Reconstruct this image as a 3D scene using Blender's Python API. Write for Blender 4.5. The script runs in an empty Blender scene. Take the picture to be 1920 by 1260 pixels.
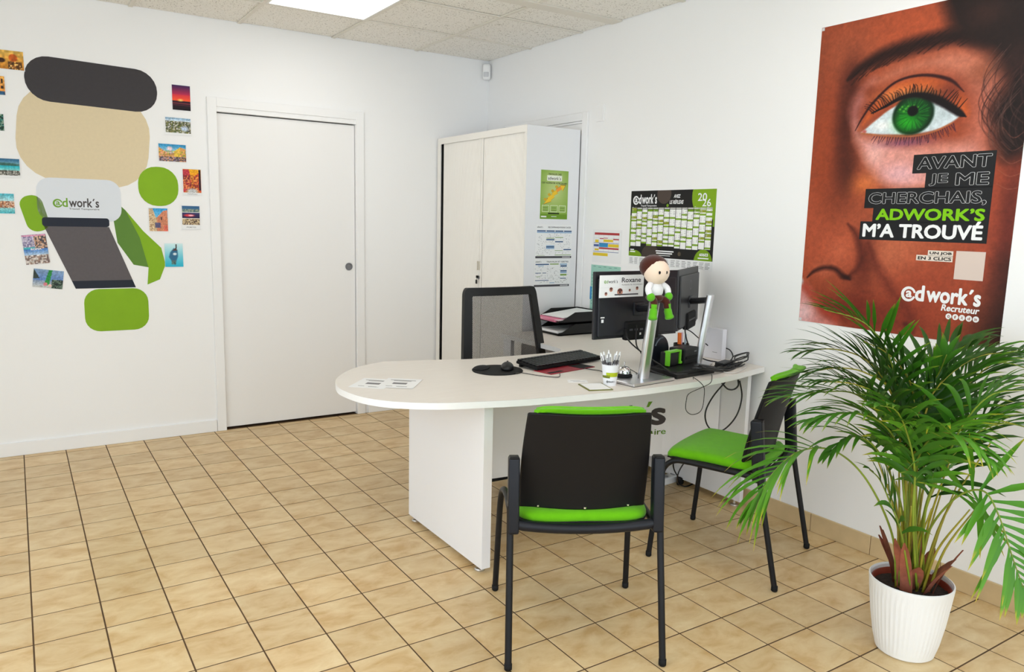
import bpy, bmesh, math, random
import numpy as np
from mathutils import Matrix, Vector

# ------------------------------------------------------------------ camera, world, light, exposure
scene = bpy.context.scene
COL = scene.collection
R_ = [[0.839322, -0.543117, 0.023718], [0.061207, 0.137761, 0.988573], [-0.540178, -0.828279, 0.148868]]          # rows: camera right, up, back
cam_data = bpy.data.cameras.new('camera')
cam_data.sensor_width = 36.0
cam_data.lens = 26.8359
cam_data.clip_start = 0.05
cam = bpy.data.objects.new('camera', cam_data)
COL.objects.link(cam)
cam.matrix_world = Matrix(((R_[0][0], R_[1][0], R_[2][0], (-3.0314, -5.0545, 1.3908)[0]),
                           (R_[0][1], R_[1][1], R_[2][1], (-3.0314, -5.0545, 1.3908)[1]),
                           (R_[0][2], R_[1][2], R_[2][2], (-3.0314, -5.0545, 1.3908)[2]),
                           (0, 0, 0, 1)))
scene.camera = cam

world = bpy.data.worlds.new('world')
scene.world = world
world.use_nodes = True
bg = world.node_tree.nodes['Background']
bg.inputs['Color'].default_value = (0.80, 0.91, 1.0, 1)      # even overcast daylight through the shopfront
bg.inputs['Strength'].default_value = 3.4

scene.view_settings.view_transform = 'Standard'
scene.view_settings.look = 'None'
scene.view_settings.gamma = 1.0
scene.view_settings.use_curve_mapping = False
scene.view_settings.exposure = -0.12
scene.cycles.use_denoising = True
scene.cycles.max_bounces = 5
scene.cycles.diffuse_bounces = 4
scene.cycles.glossy_bounces = 2
scene.cycles.transparent_max_bounces = 6
scene.cycles.caustics_reflective = False
scene.cycles.caustics_refractive = False
scene.cycles.adaptive_threshold = 0.025
LED_STRENGTH = 7.0

# ------------------------------------------------------------------ helpers
PI = math.pi
rng = random.Random(7)
nrg = np.random.RandomState(11)

def lin(c):
    return c / 12.92 if c <= 0.04045 else ((c + 0.055) / 1.055) ** 2.4
def S(r, g, b):
    return (lin(r / 255), lin(g / 255), lin(b / 255))

MATS = {}
def mat(name, rgb, rough=0.5, metal=0.0, spec=0.5, bump=0.0, bscale=200.0, var=0.0, vscale=8.0, sheen=0.0, emit=0.0, coat=0.0, trans=0.0, bright=None):
    if name in MATS:
        return MATS[name]
    m = bpy.data.materials.new(name); m.use_nodes = True
    nt = m.node_tree; b = nt.nodes['Principled BSDF']
    b.inputs['Base Color'].default_value = (*rgb, 1)
    b.inputs['Roughness'].default_value = rough
    b.inputs['Metallic'].default_value = metal
    b.inputs['Specular IOR Level'].default_value = spec
    if sheen: b.inputs['Sheen Weight'].default_value = sheen
    if coat: b.inputs['Coat Weight'].default_value = coat
    if trans: b.inputs['Transmission Weight'].default_value = trans
    if emit:
        b.inputs['Emission Color'].default_value = (*rgb, 1)
        b.inputs['Emission Strength'].default_value = emit
    tc = None
    if bump or var:
        tc = nt.nodes.new('ShaderNodeTexCoord')
    if var:
        n = nt.nodes.new('ShaderNodeTexNoise'); n.inputs['Scale'].default_value = vscale; n.inputs['Detail'].default_value = 4
        nt.links.new(tc.outputs['Object'], n.inputs['Vector'])
        r = nt.nodes.new('ShaderNodeValToRGB')
        r.color_ramp.elements[0].position = 0.3; r.color_ramp.elements[1].position = 0.7
        r.color_ramp.elements[0].color = (*[max(0, c * (1 - var)) for c in rgb], 1)
        r.color_ramp.elements[1].color = (*[min(1, c * (1 + var)) for c in rgb], 1)
        nt.links.new(n.outputs['Fac'], r.inputs['Fac']); nt.links.new(r.outputs['Color'], b.inputs['Base Color'])
    if bump:
        n2 = nt.nodes.new('ShaderNodeTexNoise'); n2.inputs['Scale'].default_value = bscale; n2.inputs['Detail'].default_value = 3
        nt.links.new(tc.outputs['Object'], n2.inputs['Vector'])
        bp = nt.nodes.new('ShaderNodeBump'); bp.inputs['Strength'].default_value = bump; bp.inputs['Distance'].default_value = 0.002
        nt.links.new(n2.outputs['Fac'], bp.inputs['Height']); nt.links.new(bp.outputs['Normal'], b.inputs['Normal'])
    MATS[name] = m
    return m

def print_mat():
    """matt or satin print: colours come from the mesh's own colour attribute"""
    m = bpy.data.materials.new('printed_picture'); m.use_nodes = True
    nt = m.node_tree; b = nt.nodes['Principled BSDF']
    a = nt.nodes.new('ShaderNodeAttribute'); a.attribute_name = 'Col'
    nt.links.new(a.outputs['Color'], b.inputs['Base Color'])
    b.inputs['Roughness'].default_value = 0.55; b.inputs['Specular IOR Level'].default_value = 0.25
    return m
PRINT = print_mat()

def link_mesh(name, me, material=None, parent=None, kind=None):
    o = bpy.data.objects.new(name, me); COL.objects.link(o)
    if material is not None: me.materials.clear(); me.materials.append(material)
    if parent is not None: o.parent = parent
    if kind: o['kind'] = kind
    return o
def obj(name, bm, material=None, parent=None, smooth=False, kind=None, angle=None):
    me = bpy.data.meshes.new(name)
    bmesh.ops.recalc_face_normals(bm, faces=bm.faces)
    bm.to_mesh(me); bm.free()
    if smooth:
        for q in me.polygons: q.use_smooth = True
        if angle is not None:
            try: me.set_sharp_from_angle(angle=angle)
            except Exception: pass
    return link_mesh(name, me, material, parent, kind)
def raw(name, verts, faces, material=None, parent=None, smooth=False, kind=None):
    me = bpy.data.meshes.new(name); me.from_pydata(verts, [], faces)
    if smooth:
        for q in me.polygons: q.use_smooth = True
    return link_mesh(name, me, material, parent, kind)
def thing(name, label, cat, loc=(0, 0, 0), rotz=0.0, group=None, frame=None):
    o = bpy.data.objects.new(name, None); COL.objects.link(o)
    o.empty_display_size = 0.05
    if frame is not None:
        X, Y, Z = frame
        o.matrix_world = Matrix(((X[0], Y[0], Z[0], loc[0]), (X[1], Y[1], Z[1], loc[1]), (X[2], Y[2], Z[2], loc[2]), (0, 0, 0, 1)))
    else:
        o.location = loc; o.rotation_euler = (0, 0, rotz)
    o['label'] = label; o['category'] = cat
    if group: o['group'] = group
    return o
def tag(o, label, cat, group=None):
    o['label'] = label; o['category'] = cat
    if group: o['group'] = group
    return o
def struct(o):
    o['kind'] = 'structure'; return o
BACK = ((1, 0, 0), (0, 0, 1), (0, -1, 0))       # a sheet on the back wall: right, up, out
RIGHT = ((0, -1, 0), (0, 0, 1), (-1, 0, 0))     # a sheet on the right wall

def merge(bm, tmp, M=None):
    if M is not None: bmesh.ops.transform(tmp, matrix=M, verts=tmp.verts)
    me = bpy.data.meshes.new('tmp'); tmp.to_mesh(me); tmp.free()
    bm.from_mesh(me); bpy.data.meshes.remove(me)
def bx(bm, c, s, rot=0.0, bevel=0.0, seg=2, M=None):
    t = bmesh.new(); bmesh.ops.create_cube(t, size=1.0)
    bmesh.ops.scale(t, vec=s, verts=t.verts)
    if bevel: bmesh.ops.bevel(t, geom=list(t.edges), offset=bevel, segments=seg, affect='EDGES', profile=0.6)
    T = Matrix.Translation(c) @ Matrix.Rotation(rot, 4, 'Z')
    if M is not None: T = M @ T
    merge(bm, t, T)
def box2(bm, a, b, bevel=0.0, seg=2):
    bx(bm, tuple((a[i] + b[i]) / 2 for i in range(3)), tuple(abs(b[i] - a[i]) for i in range(3)), 0, bevel, seg)
def tube(bm, pts, r, n=10, caps=True, round_end=False, closed=False):
    pts = [Vector(q) for q in pts]
    rs = r if isinstance(r, (list, tuple)) else [r] * len(pts)
    rings = []; L = len(pts)
    up = None
    for i, q in enumerate(pts):
        a = pts[(i - 1) % L] if (i > 0 or closed) else q
        b_ = pts[(i + 1) % L] if (i < L - 1 or closed) else q
        t = (b_ - a).normalized() if (b_ - a).length > 1e-9 else Vector((0, 0, 1))
        if up is None:
            up = Vector((0, 0, 1)) if abs(t.z) < 0.9 else Vector((1, 0, 0))
        s = t.cross(up)
        if s.length < 1e-6: s = t.cross(Vector((0, 1, 0)))
        s.normalize(); up = s.cross(t).normalized()
        rings.append([bm.verts.new(q + rs[i] * (math.cos(2 * PI * k / n) * s + math.sin(2 * PI * k / n) * up)) for k in range(n)])
    for i in range(L - 1 + (1 if closed else 0)):
        A, B = rings[i], rings[(i + 1) % L]
        for k in range(n): bm.faces.new((A[k], A[(k + 1) % n], B[(k + 1) % n], B[k]))
    if caps and not closed:
        bm.faces.new(rings[0][::-1]); bm.faces.new(rings[-1])
def lathe(bm, prof, n=32, c=(0, 0, 0)):
    rings = []
    for r, z in prof:
        if r < 1e-6: rings.append([bm.verts.new((c[0], c[1], c[2] + z))])
        else: rings.append([bm.verts.new((c[0] + r * math.cos(2 * PI * k / n), c[1] + r * math.sin(2 * PI * k / n), c[2] + z)) for k in range(n)])
    for A, B in zip(rings, rings[1:]):
        for k in range(n):
            k2 = (k + 1) % n
            if len(A) == 1 and len(B) == 1: continue
            if len(A) == 1: bm.faces.new((A[0], B[k2], B[k]))
            elif len(B) == 1: bm.faces.new((A[k], A[k2], B[0]))
            else: bm.faces.new((A[k], A[k2], B[k2], B[k]))
def prism(bm, poly, z0, z1, bevel=0.0, seg=2):
    t = bmesh.new()
    lo = [t.verts.new((x, y, z0)) for x, y in poly]; hi = [t.verts.new((x, y, z1)) for x, y in poly]
    t.faces.new(lo[::-1]); t.faces.new(hi)
    n = len(poly)
    for k in range(n): t.faces.new((lo[k], lo[(k + 1) % n], hi[(k + 1) % n], hi[k]))
    bmesh.ops.recalc_face_normals(t, faces=t.faces)
    if bevel:
        es = [e for e in t.edges if abs(e.verts[0].co.z - e.verts[1].co.z) < 1e-6]
        bmesh.ops.bevel(t, geom=es, offset=bevel, segments=seg, affect='EDGES', profile=0.6)
    merge(bm, t)
def spline(pts, n=8, closed=False):
    """Catmull-Rom through the points"""
    P = [np.array(q, float) for q in pts]; out = []
    L = len(P); rngi = range(L if closed else L - 1)
    for i in rngi:
        p0 = P[(i - 1) % L] if (closed or i > 0) else 2 * P[0] - P[1]
        p1 = P[i]; p2 = P[(i + 1) % L]
        p3 = P[(i + 2) % L] if (closed or i < L - 2) else 2 * P[-1] - P[-2]
        for k in range(n):
            t = k / n
            out.append(tuple(0.5 * (2 * p1 + (p2 - p0) * t + (2 * p0 - 5 * p1 + 4 * p2 - p3) * t * t + (3 * p1 - p0 - 3 * p2 + p3) * t ** 3)))
    if not closed: out.append(tuple(P[-1]))
    return out
def ellipsoid(bm, c, r, n=16, m=10, M=None):
    t = bmesh.new(); bmesh.ops.create_uvsphere(t, u_segments=n, v_segments=m, radius=1.0)
    bmesh.ops.scale(t, vec=r, verts=t.verts)
    T = Matrix.Translation(c)
    if M is not None: T = T @ M
    merge(bm, t, T)
def sheet(name, parent, x0, y0, x1, y1, material, z=0.0, t=0.0006):
    bm = bmesh.new(); box2(bm, (x0, y0, z), (x1, y1, z + t)); return obj(name, bm, material, parent)
def rects(name, parent, rl, material, z):
    v = []; f = []
    for a, b, c, d in rl:
        k = len(v); v += [(a, b, z), (c, b, z), (c, d, z), (a, d, z)]; f.append((k, k + 1, k + 2, k + 3))
    return raw(name, v, f, material, parent, kind='stuff' if len(rl) > 2 else None)
def polyflat(name, parent, poly, material, z, t=0.0004):
    bm = bmesh.new(); prism(bm, poly, z, z + t); return obj(name, bm, material, parent)
def ringpoly(cx, cy, rx, ry, n=32, a0=0.0, a1=2 * PI):
    return [(cx + rx * math.cos(a0 + (a1 - a0) * k / n), cy + ry * math.sin(a0 + (a1 - a0) * k / n)) for k in range(n)]
def text_geo(s, off=0.0, shear=0.0):
    cu = bpy.data.curves.new('t', 'FONT'); cu.body = s; cu.size = 1.0; cu.offset = off; cu.shear = shear; cu.resolution_u = 3
    ob = bpy.data.objects.new('t', cu); COL.objects.link(ob)
    dg = bpy.context.evaluated_depsgraph_get()
    me = bpy.data.meshes.new_from_object(ob.evaluated_get(dg))
    v = [tuple(q.co) for q in me.vertices]; f = [tuple(q.vertices) for q in me.polygons]
    bpy.data.objects.remove(ob); bpy.data.curves.remove(cu); bpy.data.meshes.remove(me)
    return v, f
LAYER = 2.5e-5
def embolden(v, f, b):
    """heavier letters: copies of the outline shifted round a small circle"""
    if b <= 0: return v, f
    V, F = [], []
    for k in range(8):
        dx, dy = b * math.cos(2 * PI * k / 8), b * math.sin(2 * PI * k / 8); i = len(V)
        V += [(x + dx, y + dy, z + k * LAYER) for x, y, z in v]; F += [tuple(i + q for q in ff) for ff in f]
    return V, F
def text(parent, s, x0, y0, x1, y1, material, z, bold=0.0, shear=0.0, name='lettering', ref=None):
    """lettering fitted to a box; ref: the heavier weight whose box is fitted (keeps inner and outer outlines aligned)"""
    v0, f0 = text_geo(s, 0.0, shear)
    v, f = embolden(v0, f0, bold)
    rb = bold if ref is None else ref
    xs = [q[0] for q in v0]; ys = [q[1] for q in v0]
    mx, my, Mx, My = min(xs) - rb, min(ys) - rb, max(xs) + rb, max(ys) + rb
    sx = (x1 - x0) / max(1e-6, Mx - mx); sy = (y1 - y0) / max(1e-6, My - my)
    return raw(name, [(x0 + (q[0] - mx) * sx, y0 + (q[1] - my) * sy, z + q[2]) for q in v], f, material, parent)
def logo(parent, x0, y0, x1, y1, m1, m2, z, sub=None, msub=None, bold=0.025):
    """round badge with an a, then the rest of the word"""
    h = y1 - y0; r = h * 0.40
    cx, cy = x0 + r, y0 + r * 1.02
    ring = []
    outer = ringpoly(cx, cy, r, r, 40, 0.25, 0.25 + 2 * PI * 0.93); inner = ringpoly(cx + r * .06, cy, r * .66, r * .66, 40, 0.25, 0.25 + 2 * PI * 0.93)
    v = [(a[0], a[1], z) for a in outer] + [(a[0], a[1], z) for a in inner]
    n = len(outer)
    raw('emblem', v, [(k, k + 1, n + k + 1, n + k) for k in range(n - 1)], m1, parent)
    text(parent, 'a', cx - r * .36, cy - r * .46, cx + r * .5, cy + r * .46, m1, z, bold)
    w = x1 - (cx + r * .9)
    text(parent, 'd', cx + r * .9, y0 + h * .08, cx + r * .9 + w * .15, y1 - h * .08, m1, z, bold)
    text(parent, 'work´s', cx + r * .9 + w * .18, y0 + h * .08, x1, y1 - h * .06, m2, z, bold)
    if sub:
        text(parent, sub, x0 + (x1 - x0) * .34, y0 - h * .20, x1, y0 + h * .0, msub or m2, z, bold * .5)

class Painter:
    """flat print painted on a fine grid; x to the right, y up, in metres"""
    def __init__(s, w, h, nx, ny, base):
        s.w, s.h, s.nx, s.ny = w, h, nx, ny
        s.X, s.Y = np.meshgrid(np.linspace(0, w, nx + 1), np.linspace(0, h, ny + 1))
        s.img = np.empty((ny + 1, nx + 1, 3)); s.img[:] = np.array(base) / 255.0
    def blend(s, c, a):
        c = np.array(c) / 255.0; a = np.clip(a, 0, 1)[..., None]; s.img = s.img * (1 - a) + c * a
    def ell(s, c, r, col, soft=0.5, a=1.0, rot=0.0):
        dx, dy = s.X - c[0], s.Y - c[1]; ca, sa = math.cos(rot), math.sin(rot)
        d = np.sqrt(((dx * ca + dy * sa) / r[0]) ** 2 + ((-dx * sa + dy * ca) / r[1]) ** 2)
        s.blend(col, a * np.clip((1 - d) / max(soft, 1e-3) + 0.5 * (soft < .02), 0, 1) if soft < 1 else a * np.exp(-d * d * 1.2))
    def grad(s, y0, y1, c0, c1):
        m = (s.Y >= min(y0, y1)) & (s.Y <= max(y0, y1)); t = np.clip((s.Y - y0) / (y1 - y0), 0, 1)
        c0, c1 = np.array(c0) / 255.0, np.array(c1) / 255.0
        s.img[m] = (c0 * (1 - t[..., None]) + c1 * t[..., None])[m]
    def rect(s, x0, y0, x1, y1, col, a=1.0):
        s.blend(col, a * ((s.X >= x0) & (s.X < x1) & (s.Y >= y0) & (s.Y < y1)).astype(float))
    def inside(s, P):
        P = list(P); c = np.zeros(s.X.shape, bool); n = len(P)
        for i in range(n):
            x1, y1 = P[i]; x2, y2 = P[(i + 1) % n]
            if y1 == y2: continue
            c ^= ((y1 > s.Y) != (y2 > s.Y)) & (s.X < (x2 - x1) * (s.Y - y1) / (y2 - y1) + x1)
        return c
    def segd(s, P):
        D = np.full(s.X.shape, 1e9); T = np.zeros(s.X.shape); n = len(P) - 1
        for i in range(n):
            ax, ay = P[i]; bx_, by = P[i + 1]; dx, dy = bx_ - ax, by - ay; l2 = dx * dx + dy * dy + 1e-12
            t = np.clip(((s.X - ax) * dx + (s.Y - ay) * dy) / l2, 0, 1)
            d = np.hypot(s.X - ax - t * dx, s.Y - ay - t * dy); m = d < D
            D[m] = d[m]; T[m] = ((i + t) / n)[m]
        return D, T
    def poly(s, P, col, soft=0.0, a=1.0):
        ins = s.inside(P)
        if soft <= 0: s.blend(col, a * ins.astype(float)); return
        D, _ = s.segd(list(P) + [P[0]]); sd = np.where(ins, D, -D)
        s.blend(col, a * np.clip(sd / soft * 0.5 + 0.5, 0, 1))
    def stroke(s, P, w, col, soft=0.4, a=1.0):
        wm = max(w) if isinstance(w, (list, tuple)) else w; wm += .004
        x0 = min(q[0] for q in P) - wm; x1 = max(q[0] for q in P) + wm; y0 = min(q[1] for q in P) - wm; y1 = max(q[1] for q in P) + wm
        i0 = max(0, int(x0 / s.w * s.nx)); i1 = min(s.nx + 1, int(x1 / s.w * s.nx) + 2); j0 = max(0, int(y0 / s.h * s.ny)); j1 = min(s.ny + 1, int(y1 / s.h * s.ny) + 2)
        if i1 <= i0 or j1 <= j0: return
        X, Y = s.X[j0:j1, i0:i1], s.Y[j0:j1, i0:i1]
        D = np.full(X.shape, 1e9); T = np.zeros(X.shape); n = len(P) - 1
        for i in range(n):
            ax, ay = P[i]; dx, dy = P[i + 1][0] - ax, P[i + 1][1] - ay
            t = np.clip(((X - ax) * dx + (Y - ay) * dy) / (dx * dx + dy * dy + 1e-12), 0, 1)
            d = np.hypot(X - ax - t * dx, Y - ay - t * dy); m = d < D
            D[m] = d[m]; T[m] = ((i + t) / n)[m]
        ws = np.interp(T, np.linspace(0, 1, len(w)), w) if isinstance(w, (list, tuple)) else w
        al = (a * np.clip((ws - D) / (ws * soft + 1e-6), 0, 1))[..., None]
        s.img[j0:j1, i0:i1] = s.img[j0:j1, i0:i1] * (1 - al) + np.array(col) / 255.0 * al
    def vnoise(s, scale, seed):
        r = np.random.RandomState(seed); gx, gy = int(s.w / scale) + 3, int(s.h / scale) + 3
        g = r.rand(gy, gx); x, y = s.X / scale, s.Y / scale
        xi, yi = x.astype(int), y.astype(int); fx, fy = x - xi, y - yi
        fx = fx * fx * (3 - 2 * fx); fy = fy * fy * (3 - 2 * fy)
        return (g[yi, xi] * (1 - fx) + g[yi, xi + 1] * fx) * (1 - fy) + (g[yi + 1, xi] * (1 - fx) + g[yi + 1, xi + 1] * fx) * fy
    def grain(s, amt, scale, seed):
        s.img *= (1 + amt * (s.vnoise(scale, seed) - 0.5) * 2)[..., None]
    def mosaic(s, cols, scale, seed, y0=0, y1=9, x0=0, x1=9, a=0.85):
        r = np.random.RandomState(seed); gx, gy = int(s.w / scale) + 2, int(s.h / scale) + 2
        idx = r.randint(0, len(cols), (gy, gx)); px = np.array(cols, float)[idx[(s.Y / scale).astype(int), (s.X / scale).astype(int)]] / 255
        m = ((s.Y >= y0) & (s.Y < y1) & (s.X >= x0) & (s.X < x1))[..., None] * a
        s.img = s.img * (1 - m) + px * m
    def build(s, name, parent, x0, y0, z):
        nx, ny = s.nx, s.ny
        co = np.stack([s.X + x0, s.Y + y0, np.full(s.X.shape, z)], -1).reshape(-1, 3)
        i = np.arange(ny)[:, None] * (nx + 1) + np.arange(nx)[None, :]
        quads = np.stack([i, i + 1, i + nx + 2, i + nx + 1], -1).reshape(-1, 4)
        me = bpy.data.meshes.new(name)
        me.vertices.add(len(co)); me.vertices.foreach_set('co', co.ravel().astype(np.float32))
        me.loops.add(quads.size); me.loops.foreach_set('vertex_index', quads.ravel().astype(np.int32))
        me.polygons.add(len(quads)); me.polygons.foreach_set('loop_start', (np.arange(len(quads)) * 4).astype(np.int32))
        me.update(calc_edges=True)
        im = np.clip(s.img, 0, 1); li = np.where(im <= 0.04045, im / 12.92, ((im + 0.055) / 1.055) ** 2.4)
        rgba = np.concatenate([li, np.ones(li.shape[:2] + (1,))], -1).reshape(-1, 4)
        at = me.color_attributes.new('Col', 'FLOAT_COLOR', 'POINT'); at.data.foreach_set('color', rgba.ravel().astype(np.float32))
        return link_mesh(name, me, PRINT, parent)
def flip(P):      # helper for print coordinates given as tuples
    return [tuple(q) for q in P]


# ------------------------------------------------------------------ the room
H = 2.548; XL = -4.7; YF = -6.4
m_wall = mat('white_wall_paint', S(244, 243, 242), 0.75, spec=0.2, bump=0.12, bscale=140)
m_trim = mat('white_trim_paint', S(243, 242, 241), 0.5, spec=0.3)
m_door = mat('white_door_paint', S(241, 239, 237), 0.45, spec=0.3)
m_shade = mat('dark_gap', S(22, 20, 20), 0.9)  # near-black colour standing in for shade in the door and cabinet gaps
m_black = mat('black_plastic', S(15, 15, 17), 0.42, spec=0.4)
m_mblack = mat('matt_black', S(11, 11, 12), 0.7, spec=0.3)
m_white = mat('white_paper', S(238, 238, 238), 0.7, spec=0.2)
m_wprint = mat('white_print', S(240, 240, 240), 0.6, spec=0.2)
m_bprint = mat('black_print', S(22, 22, 24), 0.6, spec=0.2)
m_gprint = mat('green_print', S(128, 196, 20), 0.6, spec=0.2)
m_chrome = mat('chrome', (0.75, 0.75, 0.76), 0.12, metal=1.0)
m_alu = mat('brushed_aluminium', (0.78, 0.78, 0.80), 0.34, metal=1.0)

def tile_mat():
    m = bpy.data.materials.new('beige_ceramic_tile'); m.use_nodes = True
    nt = m.node_tree; b = nt.nodes['Principled BSDF']; N = nt.nodes.new; Lk = nt.links.new
    tc = N('ShaderNodeTexCoord'); oi = N('ShaderNodeObjectInfo')
    mul = N('ShaderNodeMath'); mul.operation = 'MULTIPLY'; mul.inputs[1].default_value = 37.0
    Lk(oi.outputs['Random'], mul.inputs[0])
    add = N('ShaderNodeVectorMath'); add.operation = 'ADD'
    Lk(tc.outputs['Object'], add.inputs[0]); Lk(mul.outputs[0], add.inputs[1])
    mp = N('ShaderNodeMapping'); mp.inputs['Scale'].default_value = (0.75, 1.25, 1.0); mp.inputs['Rotation'].default_value = (0, 0, 0.5)
    Lk(add.outputs[0], mp.inputs['Vector'])
    n = N('ShaderNodeTexNoise'); n.inputs['Scale'].default_value = 11; n.inputs['Detail'].default_value = 6; n.inputs['Roughness'].default_value = 0.6; n.inputs['Distortion'].default_value = 0.5
    Lk(mp.outputs[0], n.inputs['Vector'])
    r = N('ShaderNodeValToRGB'); e = r.color_ramp.elements
    e[0].position = 0.30; e[0].color = (*S(196, 158, 104), 1)
    e[1].position = 0.72; e[1].color = (*S(226, 202, 158), 1)
    q = e.new(0.5); q.color = (*S(214, 184, 136), 1)
    Lk(n.outputs['Fac'], r.inputs['Fac'])
    hsv = N('ShaderNodeHueSaturation')
    mr = N('ShaderNodeMapRange'); mr.inputs['To Min'].default_value = 0.93; mr.inputs['To Max'].default_value = 1.05
    Lk(oi.outputs['Random'], mr.inputs['Value']); Lk(mr.outputs[0], hsv.inputs['Value']); Lk(r.outputs['Color'], hsv.inputs['Color'])
    Lk(hsv.outputs['Color'], b.inputs['Base Color'])
    b.inputs['Roughness'].default_value = 0.34; b.inputs['Specular IOR Level'].default_value = 0.4
    n2 = N('ShaderNodeTexNoise'); n2.inputs['Scale'].default_value = 45; Lk(tc.outputs['Object'], n2.inputs['Vector'])
    bp = N('ShaderNodeBump'); bp.inputs['Strength'].default_value = 0.08; bp.inputs['Distance'].default_value = 0.002
    Lk(n2.outputs['Fac'], bp.inputs['Height']); Lk(bp.outputs['Normal'], b.inputs['Normal'])
    return m
m_tile = tile_mat()
m_grout = mat('brown_grout', S(84, 60, 34), 0.9, var=0.2, vscale=6)

bm = bmesh.new(); box2(bm, (XL - 0.12, YF - 0.15, -0.08), (0.12, 0.12, -0.0007))
floor = struct(obj('floor', bm, m_grout))
TX, TY, OX, OY = 0.2077, 0.2040, -3.0575, 0.1374
gx, gy = 0.0050, 0.0056
def tile_mesh(sx, sy, name='tile'):
    t = bmesh.new(); c = 0.0006
    prism(t, [(-sx / 2, -sy / 2), (sx / 2, -sy / 2), (sx / 2, sy / 2), (-sx / 2, sy / 2)], -0.006, -c)
    lo = [v for v in t.verts if v.co.z > -0.003]
    top = [f for f in t.faces if all(v.co.z > -0.003 for v in f.verts)][0]
    ret = bmesh.ops.inset_region(t, faces=[top], thickness=c)
    for v in top.verts: v.co.z = 0.0
    bmesh.ops.recalc_face_normals(t, faces=t.faces)
    me = bpy.data.meshes.new(name); t.to_mesh(me); t.free(); me.materials.append(m_tile); return me
full = tile_mesh(TX - gx, TY - gy)
cw = cam.matrix_world.inverted()
spots = []
for i in range(-8, 15):
    for j in range(0, 33):
        x0 = max(OX + i * TX, XL); x1 = min(OX + (i + 1) * TX, 0.0); y1 = min(OY - j * TY, 0.0); y0 = max(OY - (j + 1) * TY, YF)
        if x1 - x0 < 0.02 or y1 - y0 < 0.02: continue
        c = cw @ Vector(((x0 + x1) / 2, (y0 + y1) / 2, 0)); d = -c.z
        u = c.x / d / 0.671 if d > 0.3 else 9; w = c.y / d / 0.440 if d > 0.3 else 9
        spots.append((d if (abs(u) < 1.05 and abs(w) < 1.07) else 99 + d, x0, y0, x1, y1))
spots.sort()
rest_v, rest_f = [], []
part_meshes = {}
for k, (d, x0, y0, x1, y1) in enumerate(spots):
    sx, sy = round(x1 - x0 - gx, 4), round(y1 - y0 - gy, 4)
    key = (sx, sy)
    me = full if abs(sx - (TX - gx)) < 3e-4 and abs(sy - (TY - gy)) < 3e-4 else part_meshes.setdefault(key, None) or tile_mesh(sx, sy)
    if me is not full: part_meshes[key] = me
    if k < 300 and d < 99:
        o = bpy.data.objects.new('tile', me); COL.objects.link(o); o.parent = floor; o.location = ((x0 + x1) / 2, (y0 + y1) / 2, 0)
    else:
        n0 = len(rest_v)
        rest_v += [(v.co.x + (x0 + x1) / 2, v.co.y + (y0 + y1) / 2, v.co.z) for v in me.vertices]
        rest_f += [tuple(n0 + q for q in pl.vertices) for pl in me.polygons]
raw('floor_tiles', rest_v, rest_f, m_tile, floor, kind='stuff')

# walls: the back one has the opening of the sliding door
DX0, DX1, DZ = -1.941, -1.041, 2.013
bm = bmesh.new()
box2(bm, (XL - 0.1, 0, 0), (DX0, 0.12, H + 0.1)); box2(bm, (DX1, 0, 0), (0.1, 0.12, H + 0.1)); box2(bm, (DX0, 0, DZ), (DX1, 0.12, H + 0.1))
struct(obj('wall_back', bm, m_wall))
bm = bmesh.new(); box2(bm, (0, YF, 0), (0.12, 0, H + 0.1)); struct(obj('wall_right', bm, m_wall))
bm = bmesh.new(); box2(bm, (XL - 0.12, -1.6, 0), (XL, 0, H + 0.1)); box2(bm, (XL - 0.12, YF, 2.42), (XL, -1.6, H + 0.1)); box2(bm, (XL - 0.12, YF, 0), (XL, -1.6, 0.12)); box2(bm, (XL - 0.12, YF, 0.12), (XL, YF + 0.2, 2.42))
struct(obj('wall_left', bm, m_wall))
bm = bmesh.new()
box2(bm, (XL - 0.1, YF - 0.15, 0), (XL + 0.25, YF, H + 0.1)); box2(bm, (-0.2, YF - 0.15, 0), (0.1, YF, H + 0.1))
box2(bm, (XL, YF - 0.15, 2.42), (0, YF, H + 0.1)); box2(bm, (XL, YF - 0.15, 0), (0, YF, 0.12))
struct(obj('wall_front', bm, m_wall))
m_shop = mat('grey_shopfront_metal', S(70, 72, 76), 0.4, metal=0.6)
bm = bmesh.new()
for x in (XL + 0.28, -3.1, -1.65, -0.23): box2(bm, (x - 0.03, YF - 0.1, 0.12), (x + 0.03, YF - 0.04, 2.42))
box2(bm, (XL + 0.25, YF - 0.1, 0.12), (-0.2, YF - 0.04, 0.18)); box2(bm, (XL + 0.25, YF - 0.1, 2.36), (-0.2, YF - 0.04, 2.42))
struct(obj('window_1', bm, m_shop))
bm = bmesh.new()
for y in (-1.63, -3.1, -4.6, YF + 0.23): box2(bm, (XL - 0.09, y - 0.03, 0.12), (XL - 0.03, y + 0.03, 2.42))
box2(bm, (XL - 0.09, YF + 0.2, 0.12), (XL - 0.03, -1.6, 0.18)); box2(bm, (XL - 0.09, YF + 0.2, 2.36), (XL - 0.03, -1.6, 2.42))
struct(obj('window_2', bm, m_shop))

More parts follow.
